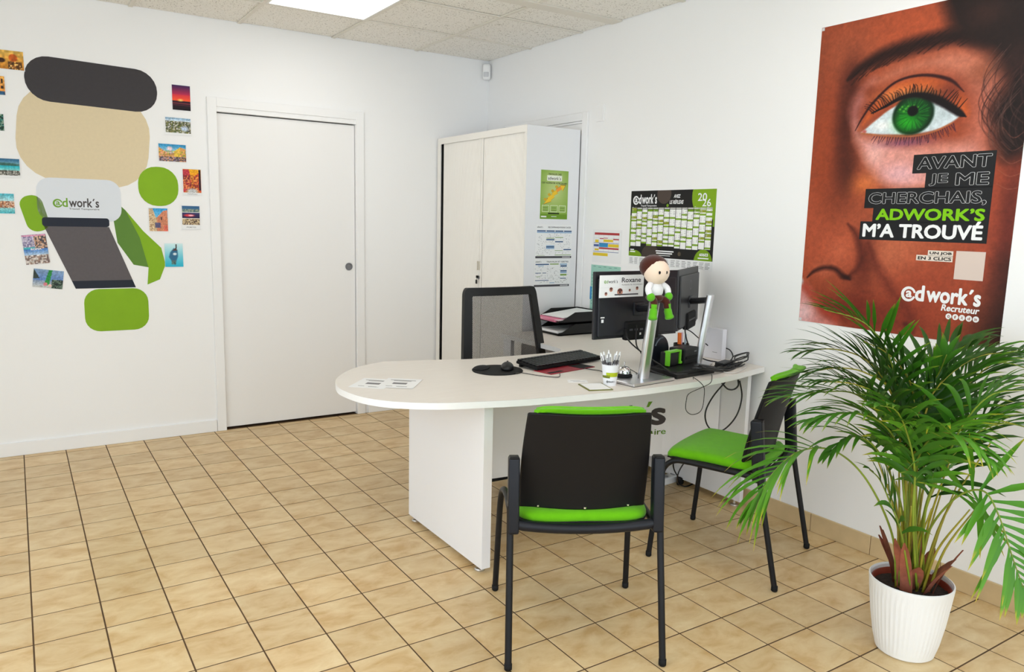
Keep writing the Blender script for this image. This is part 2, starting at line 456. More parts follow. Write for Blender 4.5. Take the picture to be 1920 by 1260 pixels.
# baseboards
bm = bmesh.new()
box2(bm, (XL, -0.013, 0), (-2.0, 0, 0.077), 0.003); struct(obj('baseboard_left', bm, m_trim))
bm = bmesh.new(); box2(bm, (-0.962, -0.013, 0), (-0.43, 0, 0.077), 0.003); struct(obj('baseboard_back', bm, m_trim))
bm = bmesh.new(); box2(bm, (-0.003, YF, 0), (0, -1.25, 0.084)); bbr = struct(obj('baseboard_right', bm, mat('skirting_mortar', S(205, 196, 180), 0.9)))
ys = -2.994 + 5 * 0.297
skm = None
m_skt = mat('skirting_tile_glaze', S(206, 180, 138), 0.4, spec=0.4, var=0.10, vscale=9)
for k in range(12):
    y1 = ys - k * 0.297; y0 = y1 - 0.294
    if y1 > -1.28: y1 = -1.28
    if y1 - y0 < 0.05 or y0 < -5.1: continue
    bm = bmesh.new(); box2(bm, (-0.011, y0 - y1, 0.0005), (0, 0, 0.085), 0.0015, 1)
    o = obj('skirting_tile', bm, m_skt, bbr); o.location = (0, y1, 0)

# suspended ceiling
m_ctile = bpy.data.materials.new('speckled_ceiling_tile'); m_ctile.use_nodes = True
nt = m_ctile.node_tree; b = nt.nodes['Principled BSDF']; tc = nt.nodes.new('ShaderNodeTexCoord')
n = nt.nodes.new('ShaderNodeTexNoise'); n.inputs['Scale'].default_value = 120; n.inputs['Detail'].default_value = 2
r = nt.nodes.new('ShaderNodeValToRGB'); e = r.color_ramp.elements
e[0].position = 0.30; e[0].color = (*S(150, 140, 124), 1); e[1].position = 0.40; e[1].color = (*S(242, 238, 230), 1)
nt.links.new(tc.outputs['Object'], n.inputs['Vector']); nt.links.new(n.outputs['Fac'], r.inputs['Fac']); nt.links.new(r.outputs['Color'], b.inputs['Base Color'])
b.inputs['Roughness'].default_value = 0.9
m_bar = mat('ceiling_grid_bar', S(226, 220, 208), 0.5)
bm = bmesh.new(); box2(bm, (XL, YF, H + 0.03), (0, 0, H + 0.12)); ceiling = struct(obj('ceiling', bm, m_ctile))
xs_ = [0.0] + [-0.592 - 0.6 * k for k in range(7)] + [XL]
yl = [0.0, -0.557, -1.118, -1.405, -1.495, -1.985, -2.585, -3.185, -3.785, -4.385, -4.985, -5.585, YF]
lit = {(2, 1), (4, 7), (1, 7), (4, 10), (1, 10)}
for a in range(len(xs_) - 1):
    for c in range(len(yl) - 1):
        if c == 3: continue
        x1, x0 = xs_[a], xs_[a + 1]; y1, y0 = yl[c], yl[c + 1]
        if (a, c) in lit: continue
        bm = bmesh.new(); box2(bm, (x0 + 0.004, y0 + 0.004, H + 0.006 + 0.002 * rng.random()), (x1 - 0.004, y1 - 0.004, H + 0.022))
        obj('ceiling_tile', bm, m_ctile, ceiling)
for x in xs_[1:-1]:
    bm = bmesh.new(); box2(bm, (x - 0.011, YF, H), (x + 0.011, 0, H + 0.006)); obj('ceiling_bar', bm, m_bar, ceiling)
for k, y in enumerate(yl[1:-1]):
    if k in (2, 3): continue
    bm = bmesh.new(); box2(bm, (XL, y - 0.011, H + 0.0004), (0, y + 0.011, H + 0.0056)); obj('ceiling_bar', bm, m_bar, ceiling)
bm = bmesh.new(); box2(bm, (XL, -1.495, H - 0.002), (0, -1.405, H + 0.012), 0.002); obj('ceiling_beam', bm, m_bar, ceiling)
m_led = mat('led_diffuser', (1.0, 0.985, 0.96), 0.5, emit=LED_STRENGTH)
m_lframe = mat('led_frame', S(236, 234, 230), 0.4)
lab = {(2, 1): 'square white ceiling light panel glowing near the back wall'}
far = iter(['glowing ceiling panel nearest the camera on the left', 'glowing ceiling panel nearest the camera on the right', 'glowing ceiling panel by the shopfront on the left', 'glowing ceiling panel by the shopfront on the right'])  # extra panels added out of view to help light the room
for (a, c) in [(2, 1), (4, 7), (1, 7), (4, 10), (1, 10)]:
    x1, x0 = xs_[a] - 0.012, xs_[a + 1] + 0.012; y1, y0 = yl[c] - 0.012, yl[c + 1] + 0.012
    t = thing('ceiling_light', lab.get((a, c)) or next(far), 'light', ((x0 + x1) / 2, (y0 + y1) / 2, H), group='ceiling light panels')
    hx, hy = (x1 - x0) / 2, (y1 - y0) / 2
    bm = bmesh.new()
    for s in (-1, 1):
        bx(bm, (s * (hx - 0.006), 0, 0.006), (0.012, 2 * hy, 0.012)); bx(bm, (0, s * (hy - 0.006), 0.006), (2 * hx - 0.024, 0.012, 0.012))
    obj('frame', bm, m_lframe, t)
    bm = bmesh.new(); box2(bm, (-hx + 0.012, -hy + 0.012, 0.003), (hx - 0.012, hy - 0.012, 0.010)); obj('diffuser', bm, m_led, t)

# sliding door in the back wall
d1 = bpy.data.objects.new('door_1', None); COL.objects.link(d1); d1.location = ((DX0 + DX1) / 2, 0, 0); struct(d1)
hw = (DX1 - DX0) / 2
bm = bmesh.new(); box2(bm, (-hw + 0.003, 0.014, 0.014), (hw - 0.004, 0.05, DZ - 0.007), 0.001, 1); leaf = obj('door_leaf', bm, m_door, d1)
bm = bmesh.new()
for s in (-1, 1): box2(bm, (s * hw, -0.014, 0), (s * (hw + 0.056), 0, DZ + 0.028 + 0.054), 0.002, 1)
box2(bm, (-hw + 0.0, -0.014, DZ + 0.028), (hw, 0, DZ + 0.082), 0.002, 1); obj('door_casing', bm, m_trim, d1)
bm = bmesh.new(); box2(bm, (-hw, -0.008, DZ), (hw, 0.0, DZ + 0.028)); obj('door_head', bm, m_trim, d1)
bm = bmesh.new(); box2(bm, (-hw, 0.06, 0), (hw, 0.11, DZ)); obj('door_pocket', bm, m_shade, d1)  # dark backing box added to paint the shade in the gaps round the leaf
hx = (-1.0908,1.0519)[0] - (DX0 + DX1) / 2; hz = (-1.0908,1.0519)[1]
bm = bmesh.new(); lathe(bm, [(0.026, 0), (0.026, 0.004), (0.020, 0.004), (0.018, 0.001), (0, 0.001)], 28)
bmesh.ops.rotate(bm, matrix=Matrix.Rotation(PI / 2, 3, 'X'), verts=bm.verts)
hd = obj('door_handle', bm, mat('dull_steel', (0.33, 0.33, 0.35), 0.35, metal=1.0), leaf, smooth=True, angle=0.6); hd.location = (hx, 0.0135, hz)

# second door in the right wall, mostly behind the cabinet
d2 = bpy.data.objects.new('door_2', None); COL.objects.link(d2); d2.location = (0, -0.72, 0); struct(d2)
bm = bmesh.new()
for s in (-1, 1): box2(bm, (-0.014, s * 0.445, 0), (0, s * 0.50, 2.07), 0.002, 1)
box2(bm, (-0.014, -0.445, 2.02), (0, 0.445, 2.07), 0.002, 1); obj('door_casing', bm, m_trim, d2)
bm = bmesh.new(); box2(bm, (-0.006, -0.444, 0.01), (-0.0005, 0.444, 2.003)); obj('door_leaf', bm, m_door, d2)
bm = bmesh.new(); box2(bm, (-0.009, -0.444, 2.006), (-0.001, 0.444, 2.018)); obj('door_head', bm, m_trim, d2)

# switch plate and corner motion sensor
t = thing('blank_cover_plate', 'flat white cover plate high on the right wall beside the cabinet', 'plate', (0, -1.334, 2.0), frame=((0, -1, 0), (0, 0, 1), (-1, 0, 0)))
bm = bmesh.new(); box2(bm, (-0.038, 0, 0), (0.038, 0.098, 0.006), 0.002); obj('plate', bm, m_wall, t)
bm = bmesh.new(); box2(bm, (0.020, 0.006, 0.006), (0.030, 0.092, 0.009), 0.001); obj('rib', bm, m_trim, t)
t = thing('motion_sensor', 'small white motion sensor in the ceiling corner of the walls', 'sensor', (-0.035, -0.035, 2.415), rotz=-PI / 4)
bm = bmesh.new(); bx(bm, (0, 0, 0.055), (0.058, 0.04, 0.11), bevel=0.016, seg=3); obj('housing', bm, m_trim, t, smooth=True, angle=0.8)
bm = bmesh.new(); bx(bm, (0, -0.018, 0.035), (0.040, 0.014, 0.035), bevel=0.006, seg=2); obj('lens', bm, mat('lens_plastic', S(206, 206, 208), 0.3), t, smooth=True)
bm = bmesh.new(); bx(bm, (0, 0.02, 0.07), (0.025, 0.02, 0.04), bevel=0.004); obj('bracket', bm, m_trim, t)

# ------------------------------------------------------------------ wall graphics
# abstract cut-vinyl decal on the back wall: plain rounded colour fields and the company lettering
V_CH = mat('vinyl_charcoal', S(58, 54, 56), 0.55, spec=0.3, var=0.04, vscale=60)
V_BE = mat('vinyl_beige', S(222, 204, 168), 0.55, spec=0.3, var=0.02, vscale=60)
V_GR = mat('vinyl_green', S(130, 174, 18), 0.55, spec=0.3, var=0.05, vscale=5)
V_DG = mat('vinyl_dark_green', S(92, 132, 48), 0.55, spec=0.3, var=0.05, vscale=5)
V_NV = mat('vinyl_navy', S(26, 32, 46), 0.55, spec=0.3)
V_LG = mat('vinyl_light_grey', S(222, 226, 232), 0.55, spec=0.3)
V_GY = mat('vinyl_warm_grey', S(92, 86, 88), 0.55, spec=0.3, var=0.04, vscale=60)
dx, dz = -3.0, 0.66
t = thing('wall_decal', 'large abstract vinyl wall decal of charcoal, beige, white and green shapes', 'wall decal', (dx, -0.0005, dz), frame=BACK)
def rrect(cx, cy, w, h, r, rot=0.0, n=6):
    P = []
    for sx, sy, a0 in ((1, 1, 0), (-1, 1, PI / 2), (-1, -1, PI), (1, -1, 1.5 * PI)):
        for k in range(n + 1):
            a = a0 + PI / 2 * k / n; P.append((sx * (w / 2 - r) + r * math.cos(a), sy * (h / 2 - r) + r * math.sin(a)))
    c, s = math.cos(rot), math.sin(rot)
    return [(cx + x * c - y * s, cy + x * s + y * c) for x, y in P]
def vin(nm, P, m, k): return polyflat(nm, t, P, m, 0.0002 + 0.0006 * k, 0.0005)
# (x, y) from the decal's lower left corner
vin('beige_shape', rrect(0.345, 1.14, 0.66, 0.52, 0.2, -0.10), V_BE, 0)
vin('charcoal_shape', rrect(0.40, 1.435, 0.66, 0.24, 0.115, -0.03), V_CH, 1)
vin('white_shape', rrect(0.30, 0.79, 0.42, 0.24, 0.07, 0.0), V_LG, 1)
vin('navy_shape', rrect(0.275, 0.665, 0.335, 0.05, 0.015, 0.0), V_NV, 2)
vin('grey_shape', [(0.115, 0.64), (0.44, 0.64), (0.55, 0.33), (0.235, 0.33)], V_GY, 1)
vin('navy_shape', [(0.235, 0.33), (0.55, 0.33), (0.566, 0.285), (0.252, 0.285)], V_NV, 1)
vin('green_shape', rrect(0.46, 0.155, 0.34, 0.25, 0.08, 0.0), V_GR, 1)
vin('green_shape', rrect(0.715, 0.885, 0.22, 0.23, 0.10, 0.0), V_GR, 1)
vin('green_shape', rrect(0.075, 0.71, 0.11, 0.20, 0.05, 0.25), V_GR, 1)
vin('dark_green_shape', [(0.45, 0.82), (0.53, 0.74), (0.60, 0.60), (0.66, 0.45), (0.66, 0.40), (0.56, 0.42), (0.48, 0.55)], V_DG, 0)
vin('green_shape', [(0.53, 0.74), (0.62, 0.62), (0.715, 0.52), (0.735, 0.42), (0.70, 0.33), (0.63, 0.30), (0.64, 0.40), (0.60, 0.58)], V_GR, 2)
logo(t, 0.165, 0.745, 0.395, 0.805, mat('logo_green', S(110, 160, 30), 0.6), mat('logo_charcoal', S(64, 58, 58), 0.6), 0.0016, 'Travail Temporaire', bold=0.02)

# postcards
def card(label, x0, z0, w, h, fn, border=0.004, rot=0.0, nx=44, ny=44, bottom=None, extra=None):
    t = thing('postcard', label, 'postcard', (x0, -0.0026, z0), frame=BACK, group='postcards pinned around the wall decal')
    t.matrix_world = t.matrix_world @ Matrix.Rotation(rot, 4, 'Z')
    sheet('card', t, 0, 0, w, h, m_white, 0, 0.0006)
    bt = border if bottom is None else bottom
    P = Painter(w - 2 * border, h - border - bt, nx, ny, (128, 128, 128)); fn(P); P.build('picture', t, border, bt, 0.0009)
    if extra: extra(t)
    return t
C1, C2 = 0.105, 0.148
def amber(P):
    P.grad(0, P.h, (206, 130, 40), (236, 190, 92)); P.ell((P.w * .66, P.h * .62), (.022, .022), (196, 92, 30), .2); P.mosaic([(70, 40, 18), (150, 90, 40), (232, 190, 120), (40, 24, 14)], .006, 1, 0, P.h * .42, P.w * .5, P.w * .95, .75)
    P.ell((P.w * .28, P.h * .45), (.02, .014), (60, 34, 16), .3); P.grain(.2, .01, 2)
def windows(P):
    P.grad(0, P.h, (220, 140, 60), (236, 172, 84)); P.rect(P.w * .55, P.h * .62, P.w * .68, P.h * .85, (60, 44, 34)); P.rect(P.w * .82, P.h * .62, P.w * .93, P.h * .85, (60, 44, 34)); P.rect(P.w * .8, P.h * .33, P.w * .94, P.h * .5, (70, 50, 40)); P.rect(0, 0, P.w, P.h * .2, (48, 92, 128)); P.grain(.2, .006, 3)
def woods(P):
    P.img[:] = np.array((40, 90, 84)) / 255; P.mosaic([(20, 52, 48), (66, 130, 120), (150, 170, 150), (36, 70, 40)], .006, 4); P.grain(.3, .004, 5)
def beach(P):
    P.grad(P.h * .55, P.h, (150, 200, 214), (36, 92, 130)); P.ell((P.w * .5, P.h * .62), (P.w * .7, P.h * .16), (60, 104, 96), .4); P.grad(P.h * .28, P.h * .58, (150, 226, 222), (30, 168, 186)); P.mosaic([(90, 86, 76), (150, 146, 136), (60, 58, 52), (200, 196, 186)], .005, 6, 0, P.h * .3); P.grain(.12, .006, 7)
def harbour(P):
    P.grad(P.h * .55, P.h, (214, 232, 232), (70, 178, 196)); P.mosaic([(196, 120, 80), (220, 170, 130), (120, 70, 50), (232, 210, 190)], .005, 8, P.h * .28, P.h * .62); P.grad(0, P.h * .28, (70, 176, 190), (150, 206, 206)); P.grain(.2, .005, 9)
def roma(P):
    P.img[:] = np.array((180, 170, 190)) / 255; a, c = P.w * .5, P.h * .5
    P.mosaic([(150, 140, 180), (190, 180, 200), (110, 104, 140), (206, 200, 216)], .007, 10, c, P.h, 0, a); P.rect(0, c, a, c + .012, (70, 170, 180)); P.mosaic([(196, 140, 96), (90, 80, 80), (220, 180, 150), (60, 56, 60)], .007, 11, c, P.h, a, 9)
    P.grad(P.h * .3, c, (190, 214, 236), (70, 120, 190)); P.mosaic([(200, 190, 176), (150, 120, 100), (226, 216, 206), (110, 90, 84)], .007, 12, 0, P.h * .3); P.rect(0, P.h * .95, P.w, P.h, (220, 150, 180)); P.grain(.15, .005, 13)
def lake(P):
    P.grad(P.h * .4, P.h, (96, 130, 190), (140, 168, 200)); P.poly([(0, P.h), (P.w * .22, P.h * .5), (0, P.h * .45)], (54, 64, 60)); P.grad(0, P.h * .4, (206, 206, 200), (130, 150, 180)); P.rect(P.w * .62, 0, P.w, P.h * .5, (52, 66, 62)); P.mosaic([(60, 80, 66), (120, 140, 120), (36, 44, 40)], .006, 14, 0, P.h * .5, P.w * .62, 9, .8)
    P.poly([(P.w * .38, P.h * .2), (P.w * .5, P.h), (P.w * .62, P.h), (P.w * .54, P.h * .1)], (44, 140, 66)); P.ell((P.w * .42, P.h * .2), (.012, .012), (224, 130, 140), .4); P.ell((P.w * .57, P.h * .14), (.012, .01), (240, 200, 190), .4); P.grain(.15, .005, 15)
def sunset(P):
    P.grad(P.h * .38, P.h * .62, (255, 96, 48), (214, 50, 66)); P.grad(P.h * .62, P.h, (190, 44, 80), (56, 30, 84)); P.grad(0, P.h * .38, (22, 14, 20), (52, 20, 36)); P.rect(0, P.h * .27, P.w, P.h * .29, (190, 70, 80), .7); P.rect(0, P.h * .2, P.w, P.h * .215, (110, 40, 60), .7); P.ell((P.w * .45, P.h * .4), (.02, .01), (255, 210, 110), .8)
def rocks(P):
    P.grad(P.h * .78, P.h, (214, 226, 236), (120, 160, 190)); P.mosaic([(90, 104, 60), (150, 150, 120), (210, 206, 196), (56, 60, 50), (120, 116, 40)], .006, 16, 0, P.h * .78); P.ell((P.w * .75, P.h * .3), (.03, .02), (190, 204, 224), .6); P.grain(.2, .004, 17)
def town(P):
    P.grad(P.h * .5, P.h, (190, 220, 236), (30, 136, 190)); P.ell((P.w * .4, P.h * .75), (.02, .016), (240, 210, 214), .5); P.poly([(0, 0), (0, P.h * .82), (P.w * .28, P.h * .5), (P.w * .45, P.h * .4), (P.w * .6, P.h * .6), (P.w * .78, P.h * .85), (P.w, P.h * .75), (P.w, 0)], (220, 160, 90)); P.mosaic([(206, 110, 84), (226, 190, 80), (120, 150, 60), (240, 170, 150)], .007, 18, P.h * .3, P.h * .62, 0, P.w, .6); P.poly([(P.w * .55, P.h * .25), (P.w * .55, P.h * .6), (P.w * .78, P.h * .85), (P.w * .78, P.h * .25)], (240, 206, 70), 0, .7); P.mosaic([(60, 54, 84), (130, 120, 150), (90, 80, 60), (206, 150, 120)], .006, 19, 0, P.h * .28); P.grain(.15, .004, 20)
def street(P):
    P.grad(0, P.h, (210, 110, 40), (250, 176, 30)); P.poly([(0, 0), (0, P.h), (P.w * .35, P.h), (P.w * .45, P.h * .45), (P.w * .42, P.h * .2)], (190, 60, 70)); P.poly([(P.w, 0), (P.w, P.h * .9), (P.w * .62, P.h * .72), (P.w * .6, P.h * .2)], (214, 84, 50)); P.rect(P.w * .88, P.h * .1, P.w, P.h, (40, 26, 40)); P.mosaic([(226, 120, 60), (150, 50, 50), (250, 190, 90), (90, 40, 40)], .006, 21, P.h * .15, P.h * .75, 0, P.w * .85, .6); P.ell((P.w * .5, 0.008), (P.w * .4, P.h * .16), (196, 196, 196), .5); P.grain(.2, .004, 22)
def village(P):
    P.img[:] = np.array((200, 160, 120)) / 255; P.grad(P.h * .6, P.h, (120, 196, 230), (50, 150, 210)); P.poly([(0, 0), (0, P.h), (P.w * .2, P.h), (P.w * .36, P.h * .6), (P.w * .4, 0)], (206, 178, 140)); P.poly([(P.w * .4, 0), (P.w * .42, P.h * .6), (P.w * .78, P.h * .9), (P.w, P.h * .92), (P.w, 0)], (206, 132, 100)); P.rect(P.w * .62, P.h * .5, P.w * .7, P.h * .62, (60, 50, 60)); P.rect(P.w * .3, P.h * .14, P.w * .6, P.h * .38, (92, 88, 120)); P.mosaic([(214, 190, 150), (160, 120, 90), (236, 214, 180)], .006, 23, 0, P.h * .8, 0, P.w * .25, .6); P.rect(P.w * .78, 0, P.w, P.h * .26, (220, 110, 90)); P.grain(.15, .004, 24)
def strips(P):
    h = P.h / 3
    P.grad(2 * h, 3 * h, (110, 140, 150), (40, 90, 140)); P.mosaic([(70, 100, 90), (140, 150, 130), (200, 190, 130)], .006, 25, 2 * h, 2.5 * h, a=.6); P.grad(h, 2 * h, (40, 30, 60), (60, 60, 110)); P.ell((P.w * .4, 1.5 * h), (.04, .010), (224, 60, 70), .5); P.ell((P.w * .5, 1.5 * h), (.02, .005), (250, 200, 210), .5); P.mosaic([(150, 120, 90), (206, 180, 130), (90, 70, 60), (230, 210, 170)], .005, 26, 0, h, a=.9)
    for k in (1, 2): P.rect(0, k * h - .0015, P.w, k * h + .0015, (238, 238, 236))
def island(P):
    P.grad(0, P.h, (40, 176, 206), (214, 238, 240)); P.poly([(P.w * .3, P.h * .62), (P.w * .5, P.h * .8), (P.w * .7, P.h * .72), (P.w * .72, P.h * .45), (P.w * .62, P.h * .25), (P.w * .55, P.h * .08), (P.w * .4, P.h * .2), (P.w * .22, P.h * .42)], (50, 104, 140), .003); P.poly([(P.w * .42, P.h * .7), (P.w * .62, P.h * .82), (P.w * .7, P.h * .7)], (92, 60, 52)); P.rect(P.w * .6, P.h * .78, P.w * .66, P.h * .97, (60, 52, 56)); P.ell((P.w * .55, P.h * .55), (.014, .010), (226, 236, 240), .5); P.mosaic([(70, 92, 80), (110, 120, 104)], .006, 27, P.h * .1, P.h * .28, P.w * .35, P.w * .6, .7)
card('amber desert postcard left of the dark shape, topmost on its side', (-2.9238,2.132)[0] - C2, 2.128, C2, C1, amber)
card('orange house postcard with small windows at the left picture edge', (-3.017,1.9911)[0] - C1, (-3.017,1.9911)[1], C1, C1, windows)
card('dark teal forest postcard at the left picture edge', (-3.0336,1.8029)[0] - C2, (-3.0336,1.8029)[1], C2, 0.095, woods)
card('beach postcard with turquoise water and grey pebbles', (-2.9755,1.5599)[0] - C2, (-2.9755,1.5599)[1], C2, C1, beach, bottom=0.012)
card('harbour town postcard with teal sky and water', (-3.0122,1.3622)[0] - C2, (-3.0122,1.3622)[1], C2, 0.115, harbour)
card('tilted postcard of four city views lettered ROMA', -2.982, 1.084, 0.118, 0.166, roma, 0.001, 0.09, extra=lambda t: text(t, 'ROMA', 0.035, 0.078, 0.086, 0.090, m_wprint, 0.0012, 0.03))
card('tilted postcard of a lake with pink flowers', -2.961, 0.962, C2, C1, lake, 0.001, -0.13)
card('purple and red sunset postcard, topmost near the door', -2.191, 1.998, C1, C2, sunset, 0.002)
card('rocky coast postcard under the red sunset postcard', -2.236, 1.852, C2, C1, rocks, 0.004, bottom=0.014)
card('colourful town square postcard under the rocky coast postcard', -2.281, 1.690, 0.162, 0.112, town, 0.005, bottom=0.006)
card('orange city street postcard beside the door frame', -2.152, 1.500, 0.113, 0.161, street, 0.005, bottom=0.016, extra=lambda t: text(t, 'NAPOLI', 0.03, 0.005, 0.083, 0.011, m_bprint, 0.0012))
card('stone village alley postcard below the round green shape', -2.349, 1.272, C1 + .006, C2, village, 0.004, bottom=0.008)
card('postcard of three stacked landscape strips', -2.166, 1.293, 0.113, 0.148, strips, 0.006, bottom=0.028, extra=lambda t: text(t, 'PORTO', 0.03, 0.010, 0.083, 0.017, m_bprint, 0.0012))
card('turquoise island map postcard, lowest one near the door', -2.268, 1.064, C1, C2 - .004, island, 0.001)

# large advertising poster on the right wall
PW, PH = 0.866, 1.291
t = thing('advertising_poster', 'large poster of a close-up face with a green eye and recruitment slogan', 'poster', (-0.0005, -2.837, 0.968), frame=RIGHT)
sheet('sheet', t, 0, 0, PW, PH, m_white, 0, 0.0008)
P = Painter(PW, PH, 330, 490, (160, 78, 50))
sk = P
def SP(*q): return spline(list(q), 6)
sk.ell((0.16,1.1699), (.20, .14), (176, 96, 66), 1, .8)
sk.ell((0.4188,1.2279), (.20, .09), (186, 92, 58), 1, .85)
sk.ell((0.0154,1.0698), (.05, .22), (150, 76, 50), 1, .7)
sk.ell((0.0621,0.7226), (.08, .26), (160, 74, 42), 1, .85)
sk.ell((0.159,0.5359), (.10, .16), (140, 64, 38), 1, .7)
sk.ell((0.1641,1.0279), (.06, .13), (88, 42, 32), 1, .95)
sk.ell((0.1537,0.8524), (.05, .17), (80, 36, 26), 1, .95)
sk.ell((0.179,0.6716), (.06, .14), (84, 38, 26), 1, .95)
sk.ell((0.051,0.8383), (.03, .18), (160, 76, 44), 1, .6)
sk.ell((0.447,0.427), (.30, .16), (196, 108, 74), 1, .8)
sk.ell((0.4174,0.3176), (.14, .10), (206, 122, 88), 1, .7)
sk.ell((0.5845,0.1574), (.22, .18), (166, 76, 50), 1, .8)
sk.ell((0.7741,0.4342), (.07, .26), (168, 78, 54), 1, .8)
sk.ell((0.8503,0.455), (.05, .36), (104, 44, 36), 1, .85)
sk.ell((0.2693,0.6128), (.07, .05), (210, 118, 64), 1, .85)
# nose ball and the dark edge beside it
sk.ell((0.2967,0.2889), (.06, .16), (104, 44, 30), 1, .9)
sk.ell((0.2677,0.0801), (.22, .07), (112, 40, 26), 1, .9)
sk.ell((0.3933,0.0488), (.22, .06), (130, 54, 36), 1, .8)
sk.poly(SP((-.02, .62), (0.0889,0.4427), (0.2091,0.4173), (0.2555,0.3549), (0.2672,0.2872), (0.2414,0.2443), (0.1742,0.2469), (0.107,0.2544), (0.0414,0.2212), (-.02, .20)), (178, 88, 58), .05, .9)
sk.ell((0.1793,0.3287), (.07, .07), (196, 104, 72), 1, .8)
sk.ell((0.1081,0.2425), (.06, .04), (200, 112, 82), 1, .6)
# light cheek below the eye
sk.poly(SP((0.1965,0.8752), (0.2267,0.8199), (0.3185,0.7869), (0.4785,0.7589), (0.6234,0.757), (0.7099,0.7625), (0.7463,0.687), (0.6577,0.6223), (0.5281,0.5914), (0.4298,0.5936), (0.3484,0.6302), (0.2666,0.712), (0.2065,0.7994)), (222, 158, 146), .028, .95)
sk.ell((0.3001,0.7363), (.05, .06), (232, 180, 172), 1, .8)
sk.ell((0.4239,0.6511), (.10, .05), (228, 178, 182), 1, .9)
sk.ell((0.5693,0.6962), (.10, .05), (206, 130, 108), 1, .6)
sk.poly(SP((0.2078,0.8368), (0.1761,0.9058), (0.1896,0.9702), (0.2359,1.0186), (0.2699,1.0355), (0.2471,0.9786), (0.2139,0.9238)), (190, 122, 116), .03, .9)
# skin between brow and lid
sk.poly(SP((0.2529,1.0164), (0.3585,1.0692), (0.4754,1.092), (0.5859,1.1056), (0.7041,1.071), (0.7763,1.0079), (0.7617,0.9133), (0.6798,0.9517), (0.5759,1.0138), (0.4699,1.0448), (0.3623,1.0314)), (198, 124, 100), .035, .95)
sk.ell((0.7125,0.9947), (.07, .06), (138, 78, 54), 1, .85)
sk.ell((0.2555,0.9904), (.035, .028), (138, 66, 42), 1, .9)
sk.poly(SP((0.6711,0.9623), (0.7517,0.9706), (0.7633,0.8003), (0.7274,0.7228), (0.6714,0.7653), (0.6711,0.8566)), (190, 114, 94), .04, .9)
# lid and crease
sk.poly(SP((0.2175,0.8382), (0.2795,0.9405), (0.3649,1.0061), (0.4727,1.0183), (0.5789,0.986), (0.6399,0.9316), (0.6621,0.8517), (0.5666,0.9127), (0.4582,0.9533), (0.3712,0.945), (0.2839,0.8972)), (196, 98, 50), .012, .97)
sk.ell((0.387,0.966), (.10, .028), (230, 142, 84), 1, .85)
sk.ell((0.5827,0.9502), (.06, .05), (122, 56, 42), 1, .85)
sk.stroke(SP((0.2028,0.8372), (0.2319,0.8893), (0.2786,0.9492), (0.3641,1.0145), (0.4718,1.0264), (0.5778,0.996), (0.6386,0.9434)), [.003, .006, .008, .007, .008, .010, .003], (58, 24, 24), .7)
# eye
sk.poly(SP((0.2309,0.8261), (0.2869,0.8669), (0.3478,0.9077), (0.4168,0.9336), (0.481,0.9385), (0.5572,0.9058), (0.6315,0.8645), (0.5956,0.8305), (0.5263,0.8084), (0.4303,0.8038), (0.3159,0.8128)), (206, 216, 220), .004)
sk.ell((0.3242,0.8464), (.05, .022), (242, 240, 238), 1, .8)
sk.ell((0.5718,0.8645), (.03, .02), (176, 188, 190), 1, .6)
ic = (0.4487,0.8787)
sk.ell(ic, (.090, .083), (6, 34, 16), .12)
sk.ell(ic, (.081, .074), (14, 88, 30), .28)
sk.ell((ic[0] + .030, ic[1] + .01), (.045, .05), (10, 62, 24), 1, .7)
sk.ell((ic[0] - .022, ic[1] - .026), (.05, .038), (40, 168, 34), 1, .9)
for k in range(44):
    a = 2 * PI * k / 44 + .04 * math.sin(k * 7.1); r0, r1 = .026, .050 + .02 * abs(math.sin(k * 3.7))
    sk.stroke([(ic[0] + r0 * math.cos(a), ic[1] + r0 * math.sin(a)), (ic[0] + r1 * math.cos(a), ic[1] + r1 * math.sin(a) * .92)], .0022, (60, 176, 50) if k % 3 else (8, 50, 20), .8, .4)
for k in range(10): sk.ell((ic[0] - .055 + .008 * k, ic[1] + .026 + .010 * math.sin(k * 2.1)), (.007, .006), (130, 206, 70), .8, .7)
sk.ell((ic[0] + .004, ic[1] + .070), (.080, .020), (40, 60, 40), 1, .8)
sk.ell((0.4472,0.8932), (.025, .023), (8, 10, 7), .25)
sk.ell((0.2452,0.8293), (.014, .010), (186, 104, 96), .6)
# lashes
sk.stroke(SP((0.2693,0.9008), (0.328,0.9225), (0.3932,0.9487), (0.4625,0.9528), (0.5452,0.923), (0.6271,0.8688), (0.6564,0.8503)), [.003, .007, .010, .012, .022, .018, .003], (24, 13, 15), .5)
for k, q in enumerate(spline([(0.2789,0.8999), (0.3387,0.9297), (0.3972,0.9523), (0.4621,0.9569), (0.5443,0.9311), (0.6221,0.8791)], 7)):
    sl = -.024 + .05 * k / 35 + .008 * math.sin(k * 5.3); ln = .75 + .45 * abs(math.sin(k * 2.9))
    sk.stroke([q, (q[0] + sl * ln - .004, q[1] + .026 * ln), (q[0] + sl * 1.6 * ln - .012, q[1] + .034 * ln)], [.004, .0026, .0014], (24, 13, 15), .6, .85)
sk.stroke(SP((0.2336,0.8237), (0.34,0.8046), (0.4422,0.7946), (0.533,0.8038), (0.6054,0.8316)), .004, (176, 110, 70), .8)
sk.ell((0.4335,0.7723), (.12, .020), (122, 74, 110), 1, .65)
for k, q in enumerate(spline([(0.2931,0.806), (0.3867,0.7946), (0.4752,0.79), (0.5477,0.8026), (0.6117,0.8291)], 8)):
    sl = (k / 32 - .45) * .03 + .006 * math.sin(k * 4.1)
    sk.stroke([q, (q[0] + sl, q[1] - .016 - .016 * abs(math.sin(k * 2.3)))], [.0032, .0014], (50, 26, 54), .7, .8)
